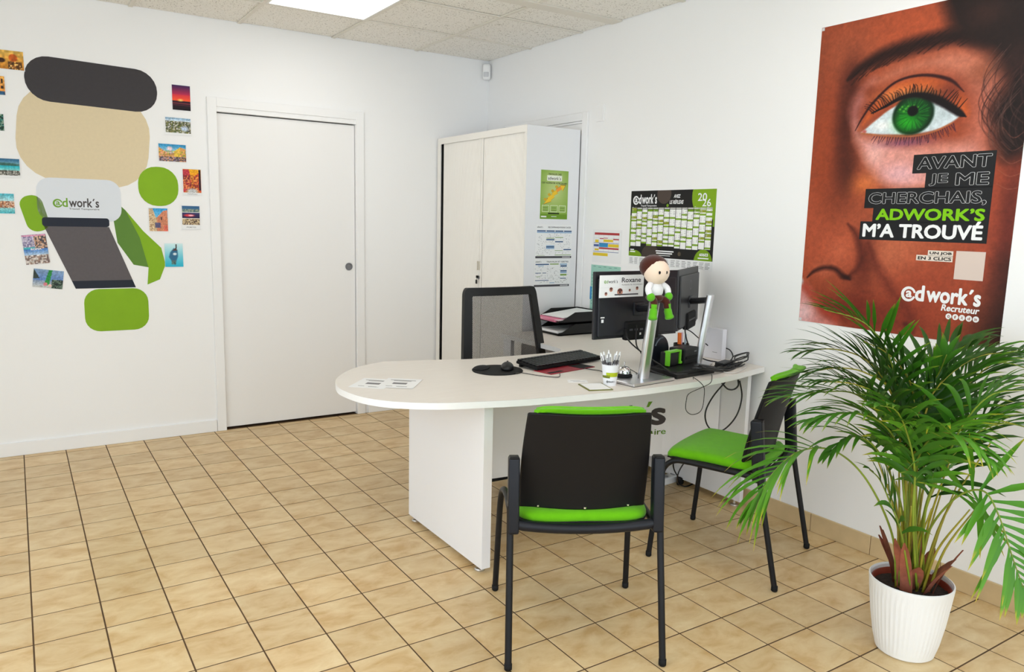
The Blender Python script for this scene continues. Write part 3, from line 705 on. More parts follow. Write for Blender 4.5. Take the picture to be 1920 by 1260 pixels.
# brow
sk.stroke(SP((0.1467,1.0521), (0.1975,1.0885), (0.2846,1.1221), (0.3953,1.1413), (0.5004,1.1514), (0.6004,1.1531), (0.6978,1.1281)), [.010, .032, .048, .052, .050, .048, .05], (48, 25, 22), .8, .97)
for k in range(110):
    u = k / 110; x = (0.1619,1.0501)[0] + u * ((0.6299,1.1477)[0] - (0.1619,1.0501)[0])
    base = np.interp(u, [0, .2, .5, .8, 1], [(0.1416,1.0528)[1], (0.2389,1.108)[1], (0.3846,1.139)[1], (0.531,1.1519)[1], (0.6401,1.1421)[1]])
    jy = (rng.random() - .5) * .05
    sk.stroke([(x, base + jy - .014), (x + .030 + .02 * u, base + jy + .008 + .008 * rng.random())], [.0045, .002], (34, 18, 17), .9, .5)
# hair at right
sk.poly(SP((0.528,1.2748), (0.5439,1.4051), (PW + .04, 1.33), (PW + .04, .78), (0.8249,0.6829), (0.7838,0.7136), (0.7642,0.7585), (0.7659,0.8095), (0.7469,0.8491), (0.7617,0.9133), (0.7793,0.9483), (0.7662,1.0019), (0.7153,1.0692), (0.6329,1.1206), (0.5682,1.1781)), (38, 24, 22), .035)
sk.ell((0.6847,1.2142), (.07, .05), (66, 42, 36), 1, .8); sk.ell((0.8065,1.0362), (.05, .06), (58, 36, 32), 1, .7); sk.ell((0.7836,0.8455), (.04, .05), (26, 16, 16), 1, .8)
for k in range(46):
    x = rng.uniform(.70, .86); y = rng.uniform(.78, 1.0)
    sk.stroke(spline([(x + .05, y + .10), (x + .012, y + .05), (x, y), (x + .012, y - .05), (x + .05, y - .09)], 4), [.002, .003, .002], rng.choice([(92, 62, 56), (24, 14, 14), (70, 44, 40), (120, 86, 76)]), .9, .45)
for k in range(8):
    x0 = rng.uniform(.70, .77); y0 = rng.uniform(.84, .95)
    sk.stroke(spline([(x0 + .08, y0 + .10), (x0 + .02, y0 + .03), (x0 - .01, y0 - .05), (x0 + .03, y0 - .12)], 5), [.003, .003, .002], (62, 34, 30), .9, .7)
for k in range(5): sk.stroke(spline([(.79, .60 + .05 * k), (.83, .58 + .045 * k), (.87, .585 + .05 * k)], 4), .002, (176, 112, 90), .9, .5)
# nose and mouth
sk.stroke(SP((0.2064,0.4446), (0.2511,0.4001), (0.2836,0.3221), (0.2749,0.2603), (0.2381,0.2257)), [.01, .026, .034, .030, .012], (84, 34, 24), 1.0, .75)
sk.stroke(SP((0.0265,0.2007), (0.0573,0.2296), (0.1074,0.2496), (0.1609,0.2483), (0.2025,0.2231), (0.2399,0.2073)), [.006, .014, .018, .020, .022, .008], (50, 19, 15), 1.0, .9)
sk.ell((0.2238,0.2154), (.03, .012), (40, 15, 12), 1, .9)
sk.poly(SP((-.03, .16), (-0.0018,0.1692), (0.0378,0.1407), (0.0646,0.0945), (0.1136,0.0439), (0.1863,0.0142), (0.1747,-0.0304), (-.03, -.04)), (214, 142, 136), .035, .95)
sk.ell((0.0217,0.0408), (.06, .06), (236, 200, 202), 1, .85)
sk.ell((0.0001,0.1792), (.012, .022), (196, 186, 190), .7, .9)
sk.stroke(SP((0.0194,0.1562), (0.0625,0.1162), (0.123,0.0595), (0.1901,0.0289)), .030, (176, 60, 40), 1.0, .6)
sk.stroke(SP((0.3083,0.3682), (0.359,0.2701), (0.4319,0.1757), (0.5022,0.1102), (0.5291,0.0653), (0.539,0.0121)), [.012, .036, .044, .040, .030, .012], (104, 42, 30), 1.0, .6)
sk.ell((0.5045,0.0448), (.014, .014), (80, 30, 24), 1, .85)
sk.poly([(0.8709,0.302), (0.8462,0.183), (0.8104,0.1035), (0.7972,0.0169), (PW + .05, -.08), (PW + .05, .30)], (24, 19, 21), .10, .97)
sk.img = np.clip(sk.img, 0, 1) ** 1.12
sk.grain(.05, .016, 40); sk.grain(.05, .007, 41)
sp = np.random.RandomState(5)
sk.img *= (1 + .06 * (sp.rand(*sk.X.shape) - .5))[..., None]
sk.build('picture', t, 0, 0, 0.0012)
m_pb = mat('poster_black', S(20, 20, 22), 0.5, spec=0.3)
rects('slogan_panel', t, [(.470, .648, .780, .721), (.526, .588, .780, .648), (.276, .512, .780, .588 + .004), (.318, .455, .780, .512), (.265, .381, .780, .457)], m_pb, 0.0015)
ol = mat('poster_outline', S(200, 200, 200), 0.5)
def words(s, x0, x1):
    return [(s, x0, x1)] if ' ' not in s else [('JE', x0, x0 + (x1 - x0) * .33), ('ME', x0 + (x1 - x0) * .45, x1)]
for s, x0, y0, x1, y1 in (('AVANT', .487, .662, .767, .711), ('JE ME', .541, .597, .765, .645), ('CHERCHAIS,', .292, .522, .764, .577)):
    for wd, xa, xb in words(s, x0, x1):
        text(t, wd, xa, y0, xb, y1, ol, 0.0018, .040, 0.0, ref=.040)
        text(t, wd, xa, y0, xb, y1, m_pb, 0.0022, .018, 0.0, name='lettering_core', ref=.040)
text(t, "ADWORK’S", .332, .463, .764, .510, m_gprint, 0.0018, .035)
text(t, "M’A TROUVÉ", .279, .392, .763, .462, m_wprint, 0.0018, .035)
rects('strap_panel', t, [(.566, .326, .664, .348), (.521, .306, .664, .328)], mat('poster_cream', S(226, 212, 198), 0.5), 0.0015)
text(t, 'UN JOB', .573, .330, .659, .343, m_bprint, 0.0018, .03); text(t, 'EN 3 CLICS', .528, .310, .659, .323, m_bprint, 0.0018, .03)
rects('blank_code_panel', t, [(.675, .242, .782, .350)], mat('poster_pale', S(216, 196, 184), 0.5), 0.0015)
logo(t, .474, .138, .784, .214, m_wprint, m_wprint, 0.0016, bold=.035)
text(t, 'Recruteur', .640, .116, .783, .142, m_wprint, 0.0016, .03, .15)
for k, s in enumerate(('o', 'f', 'X', 'd', 'in')):
    cx = .672 + k * .0253
    raw('icon_disc', [(x, y, 0.0016) for x, y in ringpoly(cx, .097, .0115, .0115, 24)], [tuple(range(24))], m_wprint, t)
    text(t, s, cx - .0045, .0915, cx + .0045, .1025, mat('icon_brown', S(150, 70, 50), 0.5), 0.0019, .02)
bm = bmesh.new()
for x, y in ((.008, 1.283), (.008, .008), (.858, .008), (.858, 1.283)): bx(bm, (x, y, .0016), (.012, .012, .001))
obj('tape_corner', bm, mat('clear_tape', S(214, 214, 214), 0.3), t)

# 2026 planner on the right wall
CWd, CHt = 0.648, 0.424
t = thing('wall_planner', 'black and green year planner with white day columns above the monitors', 'calendar', (-0.0005, -1.643, 1.155), frame=RIGHT)
sheet('sheet', t, 0, 0, CWd, CHt, m_white, 0, 0.0008)
y0 = 0.052
P = Painter(CWd, CHt - y0, 324, 190, (26, 24, 24)); hh = CHt - y0
P.ell((.27, hh - .02), (.055, .055), (78, 66, 60), .02); P.ell((.18, .02), (.07, .05), (66, 56, 50), .02)
P.ell((.60, hh - .035), (.12, .125), (128, 166, 24), .01); P.ell((.045, 0), (.065, .035), (120, 158, 24), .01); P.ell((.58, -.01), (.065, .07), (120, 158, 24), .01); P.ell((.408, .028), (.012, .012), (86, 76, 60), .02)
P.ell((.30, hh - .083), (.009, .009), (120, 160, 30), .05)
cw_ = (CWd - .028) / 14; rr = random.Random(4)
P.rect(0.0, .05, .012, hh - .14, (110, 150, 30)); P.rect(CWd - .012, .18, CWd, hh - .10, (120, 160, 30))
for c in range(14):
    xa = .012 + c * cw_; xb = xa + cw_ - .004; yt = hh - .098; yb = .054 + .012 * rr.random() + (.022 if c == 2 else 0)
    P.rect(xa, yt - .004, xb, yt + .004, (196, 196, 190)); P.rect(xa, yb, xb, yt - .006, (244, 244, 240))
    y = yt - .006 - .047 * rr.random() - .008; 
    if rr.random() < .5: P.rect(xa, yt - .018, xb, yt - .006, (112, 150, 30))
    while y > yb + .008:
        P.rect(xa, y - .010, xb, y, (128, 164, 40)); 
        if rr.random() < .18: P.rect(xa, y - .010 + .016, xb, y + .020, (150, 160, 40))
        for q in range(3): P.rect(xb - .008 - .006 * rr.random(), y + .012 + .007 * q, xb - .004, y + .014 + .007 * q, (120, 110, 120))
        for q in range(5): P.rect(xa + .002, y + .003 + .007 * q, xa + .010 + .006 * rr.random(), y + .0045 + .007 * q, (196, 190, 196))
        y -= .047 if rr.random() < .85 else .024
P.build('picture', t, 0, y0, 0.0011)
logo(t, .018, CHt - .079, .215, CHt - .016, m_wprint, m_wprint, 0.0015, 'Travail Temporaire', bold=.03)
text(t, 'AVEZ', .345, CHt - .043, .395, CHt - .024, m_wprint, 0.0015, .03, .2); text(t, 'LE RÉFLEXE', .315, CHt - .075, .420, CHt - .050, m_wprint, 0.0015, .03, .2)
text(t, '20', .522, CHt - .061, .585, CHt - .020, m_wprint, 0.0015, .012); text(t, '26', .555, CHt - .089, .615, CHt - .050, m_wprint, 0.0017, .012)
text(t, '60603', .555, y0 + .024, .615, y0 + .040, m_wprint, 0.0015, .03)
rl = [(.545, y0 + .010, .620, y0 + .016), (.225, y0 + .034, .365, y0 + .041), (.230, y0 + .022, .355, y0 + .029), (.245, y0 + .012, .340, y0 + .015), (.012, y0 + .034, .045, y0 + .040), (.012, y0 + .022, .055, y0 + .029)]
rects('small_print', t, rl, m_wprint, 0.0014)
rl = []
for c in range(15):
    for q in range(5):
        x = .010 + c * .042; rl.append((x, .010 + q * .0075, x + .020 + .014 * rr.random(), .0125 + q * .0075))
rects('small_print', t, rl, mat('grey_print', S(120, 118, 118), 0.6), 0.0012)

# papers on the right wall
t = thing('timetable_sheet', 'white timetable sheet with red, blue and yellow bands', 'paper', (-0.0005, -1.303, 1.150), frame=RIGHT)
sheet('sheet', t, 0, 0, .272, .202, m_white, 0, .0006)
m_red, m_yel, m_blu, m_nav = mat('print_red', S(176, 52, 56), .6), mat('print_yellow', S(226, 196, 40), .6), mat('print_blue', S(44, 140, 196), .6), mat('print_navy', S(70, 90, 150), .6)
rects('red_bands', t, [(.018, .170, .250, .184), (.068, .145, .105, .150), (.105, .149, .145, .153), (.195, .142, .248, .149), (.064, .084, .248, .094)], m_red, .0008)
rects('yellow_bands', t, [(.105, .128, .195, .143), (.025, .123, .058, .140), (.150, .098, .248, .116), (.022, .074, .062, .085), (.008, .042, .150, .060)], m_yel, .0008)
rects('blue_bands', t, [(.064, .096, .148, .122)], m_blu, .0008)
rects('navy_bands', t, [(.012, .098, .062, .112), (.012, .119, .248, .122), (.010, .066, .248, .069)], m_nav, .0008)
rects('grid_lines', t, [(.012 + .047 * k, .066, .0128 + .047 * k, .172) for k in range(6)] + [(.012, .066 + .021 * k, .25, .0667 + .021 * k) for k in range(6)], mat('print_grey', S(160, 150, 170), .6), .0007)
t = thing('teal_notice', 'pale teal printed notice half hidden behind the left monitor', 'paper', (-0.0005, -1.299, 0.846), frame=RIGHT)
sheet('sheet', t, 0, 0, .278, .288, mat('paper_teal', S(158, 206, 190), .6), 0, .0006)
rects('dark_marks', t, [(.02 + .05 * k, .278 - .004 * (k % 2), .045 + .05 * k, .281 - .004 * (k % 2)) for k in range(5)] + [(.012, .04 + .02 * k, .017, .048 + .02 * k) for k in range(10)], mat('teal_ink', S(90, 140, 130), .6), .0008)
rects('blue_block', t, [(-.004, .07, .014, .150)], m_blu, .0009)
t = thing('blue_cornered_note', 'small white note with a blue corner showing above the left monitor', 'paper', (-0.0005, -1.622, 0.95), frame=RIGHT)
sheet('sheet', t, 0, 0, .20, .160, m_white, 0, .0006); rects('blue_block', t, [(.0, .136, .035, .150)], m_blu, .0008)


# ------------------------------------------------------------------ tambour cabinet
m_cab = mat('white_cabinet_metal', S(234, 234, 236), 0.45, spec=0.35)
m_tamb = mat('cream_shutter', S(240, 236, 229), 0.5, spec=0.3)
t = thing('tambour_cabinet', 'tall white cabinet with ribbed sliding shutters in the corner', 'cabinet', (-0.02, -1.165, 0))
CD, CL, CH = 0.40, 1.15, 1.963     # depth (x), length (y), height
bm = bmesh.new()
box2(bm, (-CD, 0, 0), (0, 0.018, CH), 0.001, 1); box2(bm, (-CD, CL - 0.018, 0), (0, CL, CH), 0.001, 1)
box2(bm, (-CD, 0.018, CH - 0.03), (0, CL - 0.018, CH), 0.001, 1); box2(bm, (-0.012, 0.018, 0.0), (0, CL - 0.018, CH - 0.03)); box2(bm, (-CD, 0.018, 0), (-0.012, CL - 0.018, 0.06))
obj('body', bm, m_cab, t)
bm = bmesh.new()
box2(bm, (-CD - 0.004, 0.0, 0), (-CD, 0.022, CH)); box2(bm, (-CD - 0.004, CL - 0.05, 0), (-CD, CL, CH)); box2(bm, (-CD - 0.004, 0.022, CH - 0.042), (-CD, CL - 0.05, CH)); box2(bm, (-CD - 0.004, 0.022, 0), (-CD, CL - 0.05, 0.06))
obj('front_frame', bm, m_tamb, t)
bm = bmesh.new(); box2(bm, (-CD + 0.02, 0.02, 0.06), (-CD + 0.022, CL - 0.02, CH - 0.03)); obj('dark_inside', bm, m_shade, t)  # dark sheet painting the shade seen past the part-open shutter
def shutter(y0, y1, nm):
    pitch = 0.0125; n = int((y1 - y0) / pitch); v = []; f = []
    for k in range(n):
        a = y0 + k * (y1 - y0) / n; b_ = y0 + (k + 1) * (y1 - y0) / n
        for q, (yy, xx) in enumerate(((a, 0.0018), (a + 0.002, 0), (b_ - 0.002, 0), (b_, 0.0018))):
            v += [(-CD + 0.006 + xx, yy, 0.06), (-CD + 0.006 + xx, yy, CH - 0.035)]
        i = len(v) - 8
        for q in range(3): f.append((i + 2 * q, i + 2 * q + 1, i + 2 * q + 3, i + 2 * q + 2))
    return raw(nm, v, f, m_tamb, t)
sh1 = shutter(0.012, 0.535, 'shutter'); sh2 = shutter(0.538, CL - 0.076, 'shutter')
bm = bmesh.new(); box2(bm, (-CD - 0.002, 0.512, 0.06), (-CD + 0.004, 0.535, CH - 0.042), 0.002, 1); obj('closing_strip', bm, m_tamb, sh1)
bm = bmesh.new(); box2(bm, (-CD - 0.002, 0.539, 0.06), (-CD + 0.004, 0.562, CH - 0.042), 0.002, 1); obj('closing_strip', bm, m_tamb, sh2)
bm = bmesh.new()
for y in (0.526, 0.548): box2(bm, (-CD - 0.012, y - 0.003, 1.06), (-CD - 0.002, y + 0.003, 1.12), 0.002, 1)
obj('handle', bm, mat('handle_beige', S(214, 206, 190), .4), sh1)
bm = bmesh.new(); lathe(bm, [(0.012, 0), (0.012, 0.006), (0, 0.007)], 16); bmesh.ops.rotate(bm, matrix=Matrix.Rotation(-PI / 2, 3, 'Y'), verts=bm.verts); bmesh.ops.translate(bm, vec=(-CD - 0.002, 0.537, 1.01), verts=bm.verts)
lk = obj('lock', bm, mat('dull_steel', (0.33, 0.33, 0.35), 0.35, metal=1.0), sh1, smooth=True, angle=.6)
bm = bmesh.new(); box2(bm, (-CD - 0.022, 0.529, 1.008), (-CD - 0.009, 0.545, 1.024), 0.002, 1); box2(bm, (-CD - 0.018, 0.536, 0.968), (-CD - 0.014, 0.556, 0.995), 0.002, 1); tube(bm, [(-CD - 0.016, 0.537, 1.01), (-CD - 0.018, 0.545, 0.992)], .0015, 6)
obj('key', bm, m_mblack, lk)

# papers taped to the cabinet side
FS = BACK
t = thing('salary_flyer', 'green flyer with a rising yellow zigzag arrow on the cabinet side', 'flyer', (-0.312, -1.1655, 1.409), frame=FS)
P = Painter(.208, .296, 70, 100, (132, 168, 66)); P.ell((.104, .17), (.11, .12), (196, 210, 140), 1, .9); P.ell((.104, .255), (.06, .03), (206, 216, 160), 1, .8); P.rect(0, 0, .208, .03, (112, 152, 44)); P.rect(.045, .232, .160, .264, (236, 240, 224))
for k in range(3): 
    P.rect(.012 + .065 * k, .042, .066 + .065 * k, .084, (226, 234, 196)); P.rect(.015 + .065 * k, .045, .063 + .065 * k, .081, (150, 182, 92)); 
    for q in range(3): P.rect(.02 + .065 * k, .052 + .008 * q, .056 + .065 * k, .054 + .008 * q, (90, 110, 50))
sheet('sheet', t, 0, 0, .208, .296, m_gprint, 0, .0005); P.build('picture', t, 0, 0, .0008)
zz = [(.025, .090), (.055, .124), (.050, .128), (.088, .150), (.082, .156), (.118, .178), (.112, .182), (.150, .202), (.143, .208), (.186, .208), (.166, .172), (.160, .184), (.124, .164), (.132, .158), (.100, .142), (.106, .134), (.078, .114), (.082, .108)]
polyflat('arrow_outline', t, [(.1 + (x - .1) * 1.05, .15 + (y - .15) * 1.06) for x, y in zz], mat('print_brown', S(120, 70, 20), .6), .0009, .0002)
polyflat('arrow', t, zz, mat('print_amber', S(238, 196, 40), .6), .0012, .0002)
polyflat('arrow_tip', t, [(.118, .178), (.112, .182), (.150, .202), (.160, .184), (.124, .164)], mat('print_orange', S(236, 150, 50), .6), .0015, .0001)
for k, (x, y) in enumerate(((.036, .118), (.066, .148), (.090, .172), (.120, .198))): raw('coin', [(a, b_, .0013) for a, b_ in ringpoly(x, y, .012, .009, 16)], [tuple(range(16))], mat('print_gold', S(206, 166, 30), .6), t)
text(t, 'adwork´s', .053, .238, .150, .258, mat('logo_charcoal', S(64, 58, 58), .6), .0010, .01)
text(t, 'C’EST AUGMENTER VOTRE SALAIRE !', .006, .214, .202, .224, m_bprint, .0010, .02)
text(t, 'TRAVAILLER CHEZ', .055, .268, .155, .278, m_bprint, .0010, .02)
rects('small_print', t, [(.06, .031, .145, .038)], m_bprint, .0010); rects('small_print', t, [(.008, .010, .048, .018), (.085, .014, .125, .017)], m_wprint, .0010)
m_b1, m_b2, m_b3 = mat('print_steel_blue', S(40, 84, 130), .6), mat('print_leaf', S(126, 160, 70), .6), mat('print_dark', S(70, 68, 74), .6)
m_b4 = mat('print_light_blue', S(130, 170, 206), .6)
def advice(label, x0, z0, w, h, seed, title, cols, layout):
    t = thing('advice_sheet', label, 'paper', (x0, -1.1655, z0), frame=FS, group='advice sheets on the cabinet side')
    r = random.Random(seed)
    sheet('sheet', t, 0, 0, w, h, m_white, 0, .0005)
    rects('footer_bar', t, [(.004, .004, w - .004, .017)], m_b3, .0007)
    rects('footer_marks', t, [(w - .075 + .007 * k, .008, w - .070 + .007 * k, .013) for k in range(9)], m_wprint, .0009)
    rects('blue_bars', t, layout['blue'], m_b1, .0007); rects('green_bars', t, layout['green'], m_b2, .0007); rects('pale_bars', t, layout['pale'], m_b4, .0007)
    marks = []
    for q in range(150):
        x = r.uniform(.01, w - .02); y = r.uniform(.026, h - .05)
        if any(a - .004 < x < c + .004 and b_ - .004 < y < d + .004 for a, b_, c, d in layout['blue'] + layout['green'] + layout['pale']): continue
        a = r.choice([(.006, .0016), (.002, .006), (.008, .001), (.003, .004), (.01, .001)]); marks.append((x, y, x + a[0], y + a[1]))
    rects('drawn_marks', t, marks, mat('print_mid_grey', S(120, 116, 122), .6), .0007)
    text(t, title, .095, h - .021, w - .015, h - .012, m_b3, .0008, .02)
    text(t, 'adwork´s', .012, h - .021, .055, h - .010, m_b3, .0008, .01)
    return t
L1 = dict(blue=[(.012, .168, .078, .176), (.083, .168, .146, .176), (.151, .168, .213, .176), (.218, .168, .278, .176), (.083, .115, .146, .123), (.151, .103, .213, .110), (.083, .070, .146, .078), (.218, .054, .278, .061)],
          green=[(.083, .126, .146, .130), (.151, .131, .213, .135), (.151, .050, .213, .053), (.151, .022, .278, .026), (.012, .020, .075, .022)], pale=[(.012, .160, .278, .166), (.083, .062, .146, .069), (.083, .079, .146, .084)])
L2 = dict(blue=[(.012, .140, .115, .147), (.204, .128, .254, .137), (.204, .098, .254, .106), (.204, .052, .250, .057), (.012, .042, .115, .046), (.012, .088, .055, .092), (.066, .088, .095, .092)],
          green=[(.122, .142, .190, .148), (.204, .072, .254, .082), (.020, .066, .052, .069)], pale=[(.200, .140, .256, .147), (.122, .026, .160, .030), (.204, .088, .254, .096), (.030, .132, .075, .136)])
advice('white advice sheet with four blue column headings, right under the green flyer', -0.342, 1.163, .285, .212, 3, 'RECOMMANDATIONS CACES', 4, L1)
advice('white advice sheet with curved drawing, lowest on the cabinet side', -0.347, .985, .280, .176, 5, 'TRAVAUX ET GESTES', 3, L2)

# ------------------------------------------------------------------ desk
m_desk = bpy.data.materials.new('pale_desk_laminate'); m_desk.use_nodes = True
nt = m_desk.node_tree; b = nt.nodes['Principled BSDF']; tc = nt.nodes.new('ShaderNodeTexCoord')
mp = nt.nodes.new('ShaderNodeMapping'); mp.inputs['Scale'].default_value = (3, 60, 60)
n = nt.nodes.new('ShaderNodeTexNoise'); n.inputs['Scale'].default_value = 3; n.inputs['Detail'].default_value = 5
r = nt.nodes.new('ShaderNodeValToRGB'); r.color_ramp.elements[0].color = (*S(222, 214, 205), 1); r.color_ramp.elements[1].color = (*S(234, 228, 220), 1)
nt.links.new(tc.outputs['Object'], mp.inputs['Vector']); nt.links.new(mp.outputs[0], n.inputs['Vector']); nt.links.new(n.outputs['Fac'], r.inputs['Fac']); nt.links.new(r.outputs['Color'], b.inputs['Base Color'])
b.inputs['Roughness'].default_value = 0.42; b.inputs['Specular IOR Level'].default_value = 0.4
m_edge = mat('white_desk_edging', S(240, 238, 236), 0.4)
m_panel = mat('white_desk_panel', S(240, 239, 241), 0.4)
DT = 0.72
t = thing('reception_desk', 'white L-shaped reception desk with rounded end and lettered front panel', 'desk', (-1.0, -2.2, 0))
ox, oy = 1.0, 2.2
fr = [(-1.60, -1.752), (-1.73, -1.81), (-1.83, -1.89), (-1.92, -2.01), (-1.965, -2.11), (-1.985, -2.23), (-1.96, -2.39), (-1.885, -2.51), (-1.75, -2.605), (-1.59, -2.66), (-1.4, -2.71), (-1.03, -2.76), (-.74, -2.772), (-.4, -2.755), (-.006, -2.67)]
out = spline(fr, 5)
inner = [(-.006, -1.20), (-.60, -1.20)] + spline([(-.60, -1.745), (-.612, -1.82), (-.655, -1.872), (-.72, -1.893), (-.84, -1.890), (-.99, -1.884), (-1.19, -1.872), (-1.39, -1.808), (-1.60, -1.752)], 4)[:-1]
poly = [(x + ox, y + oy) for x, y in out + inner]
bm = bmesh.new(); prism(bm, poly, DT - 0.026, DT - 0.0005); obj('edging', bm, m_edge, t)
bm = bmesh.new(); v = [bm.verts.new((x, y, DT)) for x, y in poly]; bm.faces.new(v)
bmesh.ops.inset_region(bm, faces=list(bm.faces), thickness=0.0015); 
ring = [f for f in bm.faces if len(f.verts) == 4]; bmesh.ops.delete(bm, geom=ring, context='FACES'); top = obj('top', bm, m_desk, t)
bm = bmesh.new(); box2(bm, (-1.557 + ox, -2.612 + oy, 0.022), (-1.516 + ox, -1.945 + oy, DT - 0.026), 0.001, 1); obj('end_panel', bm, m_panel, t)
bm = bmesh.new(); box2(bm, (-.075 + ox, -2.632 + oy, 0.03), (-.050 + ox, -1.24 + oy, DT - 0.026), 0.001, 1); obj('side_panel', bm, m_panel, t)
ml = spline([(-1.512, -2.215), (-1.27, -2.245), (-.80, -2.29), (-.35, -2.352), (-.08, -2.47)], 8)
v, f = [], []
for k, (x, y) in enumerate(ml):
    for dy, z in ((0, .24), (0, DT - .027), (.018, DT - .027), (.018, .24)): v.append((x + ox, y + dy + oy, z))
for k in range(len(ml) - 1):
    i = 4 * k
    for q in range(4): f.append((i + q, i + (q + 1) % 4, i + 4 + (q + 1) % 4, i + 4 + q))
f += [(0, 1, 2, 3), tuple(len(v) - 4 + q for q in (3, 2, 1, 0))]
mod = raw('modesty_panel', v, f, m_panel, t)
bm = bmesh.new(); box2(bm, (-1.51 + ox, -2.16 + oy, .19), (-.09 + ox, -2.12 + oy, .25)); obj('cable_beam', bm, m_mblack, t)
bm = bmesh.new(); box2(bm, (-.07 + ox, -1.24 + oy, .03), (-.045 + ox, -1.22 + oy, DT - .026)); box2(bm, (-.59 + ox, -1.30 + oy, 0.03), (-.565 + ox, -1.22 + oy, DT - .026)); obj('return_leg', bm, m_panel, t)
for x, y in ((-1.537, -1.985), (-1.537, -2.565), (-.062, -2.59), (-.062, -1.32), (-.577, -1.26)):
    bm = bmesh.new(); lathe(bm, [(0, 0), (.020, 0), (.021, .004), (.018, .008), (.006, .012), (.006, .032), (0, .032)], 18, (x + ox, y + oy, 0)); obj('foot', bm, m_alu, t, smooth=True, angle=.6)
# lettering follows the modesty panel
def modxy(x):
    xs = [q[0] for q in ml]; return float(np.interp(x, xs, [q[1] for q in ml]))
def mod_text(s, x0, z0, x1, z1, m, bold=.02):
    vv, ff = embolden(*text_geo(s), bold); xs = [q[0] for q in vv]; ys = [q[1] for q in vv]
    out = []
    for q in vv:
        x = x0 + (q[0] - min(xs)) / (max(xs) - min(xs)) * (x1 - x0); z = z0 + (q[1] - min(ys)) / (max(ys) - min(ys)) * (z1 - z0)
        out.append((x + ox, modxy(x) - .0015 + oy, z))
    return raw('lettering', out, ff, m, mod)
m_lc = mat('logo_charcoal', S(64, 58, 58), .6); m_lg = mat('logo_green', S(110, 160, 30), .6)
mod_text('@d', -1.10, .40, -.86, .514, m_lg, .02); mod_text('work', -.84, .40, -.475, .512, m_lc, .03); mod_text('s', -.425, .398, -.338, .487, m_lc, .03)
o = raw('lettering', [(x + ox, modxy(x) - .0015 + oy, z) for x, z in ((-.452, .495), (-.437, .495), (-.418, .522), (-.441, .522))], [(0, 1, 2, 3)], m_lg, mod)
mod_text('Travail Tempora', -.96, .348, -.405, .38, m_lg, .01); mod_text('ire', -.398, .349, -.335, .378, m_lg, .01)

# ------------------------------------------------------------------ green visitor chairs
m_green = mat('green_fabric', S(100, 176, 8), 0.85, spec=0.15, sheen=0.15, bump=0.35, bscale=900, var=0.05, vscale=40)
m_shell = mat('charcoal_plastic_shell', S(20, 18, 19), 0.5, spec=0.22, bump=0.08, bscale=1200)
m_post = mat('slate_plastic', S(20, 22, 29), 0.45, spec=0.3)
m_tube = mat('black_steel_tube', S(14, 15, 19), 0.42, spec=0.3)
def surf(nx, nz, fn, thick):
    """curved plate: fn(s,t)->point (front face), thick along the local normal (y)"""
    v = []; f = []
    for side in (0, 1):
        for j in range(nz + 1):
            for i in range(nx + 1):
                x, y, z = fn(-1 + 2 * i / nx, j / nz); v.append((x, y - (thick(-1 + 2 * i / nx, j / nz) if side else 0), z))
    n1 = (nx + 1) * (nz + 1); id_ = lambda s, i, j: s * n1 + j * (nx + 1) + i
    for j in range(nz):
        for i in range(nx):
            f.append((id_(0, i, j), id_(0, i + 1, j), id_(0, i + 1, j + 1), id_(0, i, j + 1))); f.append((id_(1, i, j), id_(1, i, j + 1), id_(1, i + 1, j + 1), id_(1, i + 1, j)))
    for i in range(nx): f.append((id_(0, i, 0), id_(1, i, 0), id_(1, i + 1, 0), id_(0, i + 1, 0))); f.append((id_(0, i, nz), id_(0, i + 1, nz), id_(1, i + 1, nz), id_(1, i, nz)))
    for j in range(nz): f.append((id_(0, 0, j), id_(0, 0, j + 1), id_(1, 0, j + 1), id_(1, 0, j))); f.append((id_(0, nx, j), id_(1, nx, j), id_(1, nx, j + 1), id_(0, nx, j + 1)))
    return v, f
def rr2(s, e):   # outline narrowing near the ends -> rounded corners
    return 1 - (1 - math.sqrt(max(0, 1 - max(0, abs(s) - (1 - e)) ** 2 / e ** 2)))
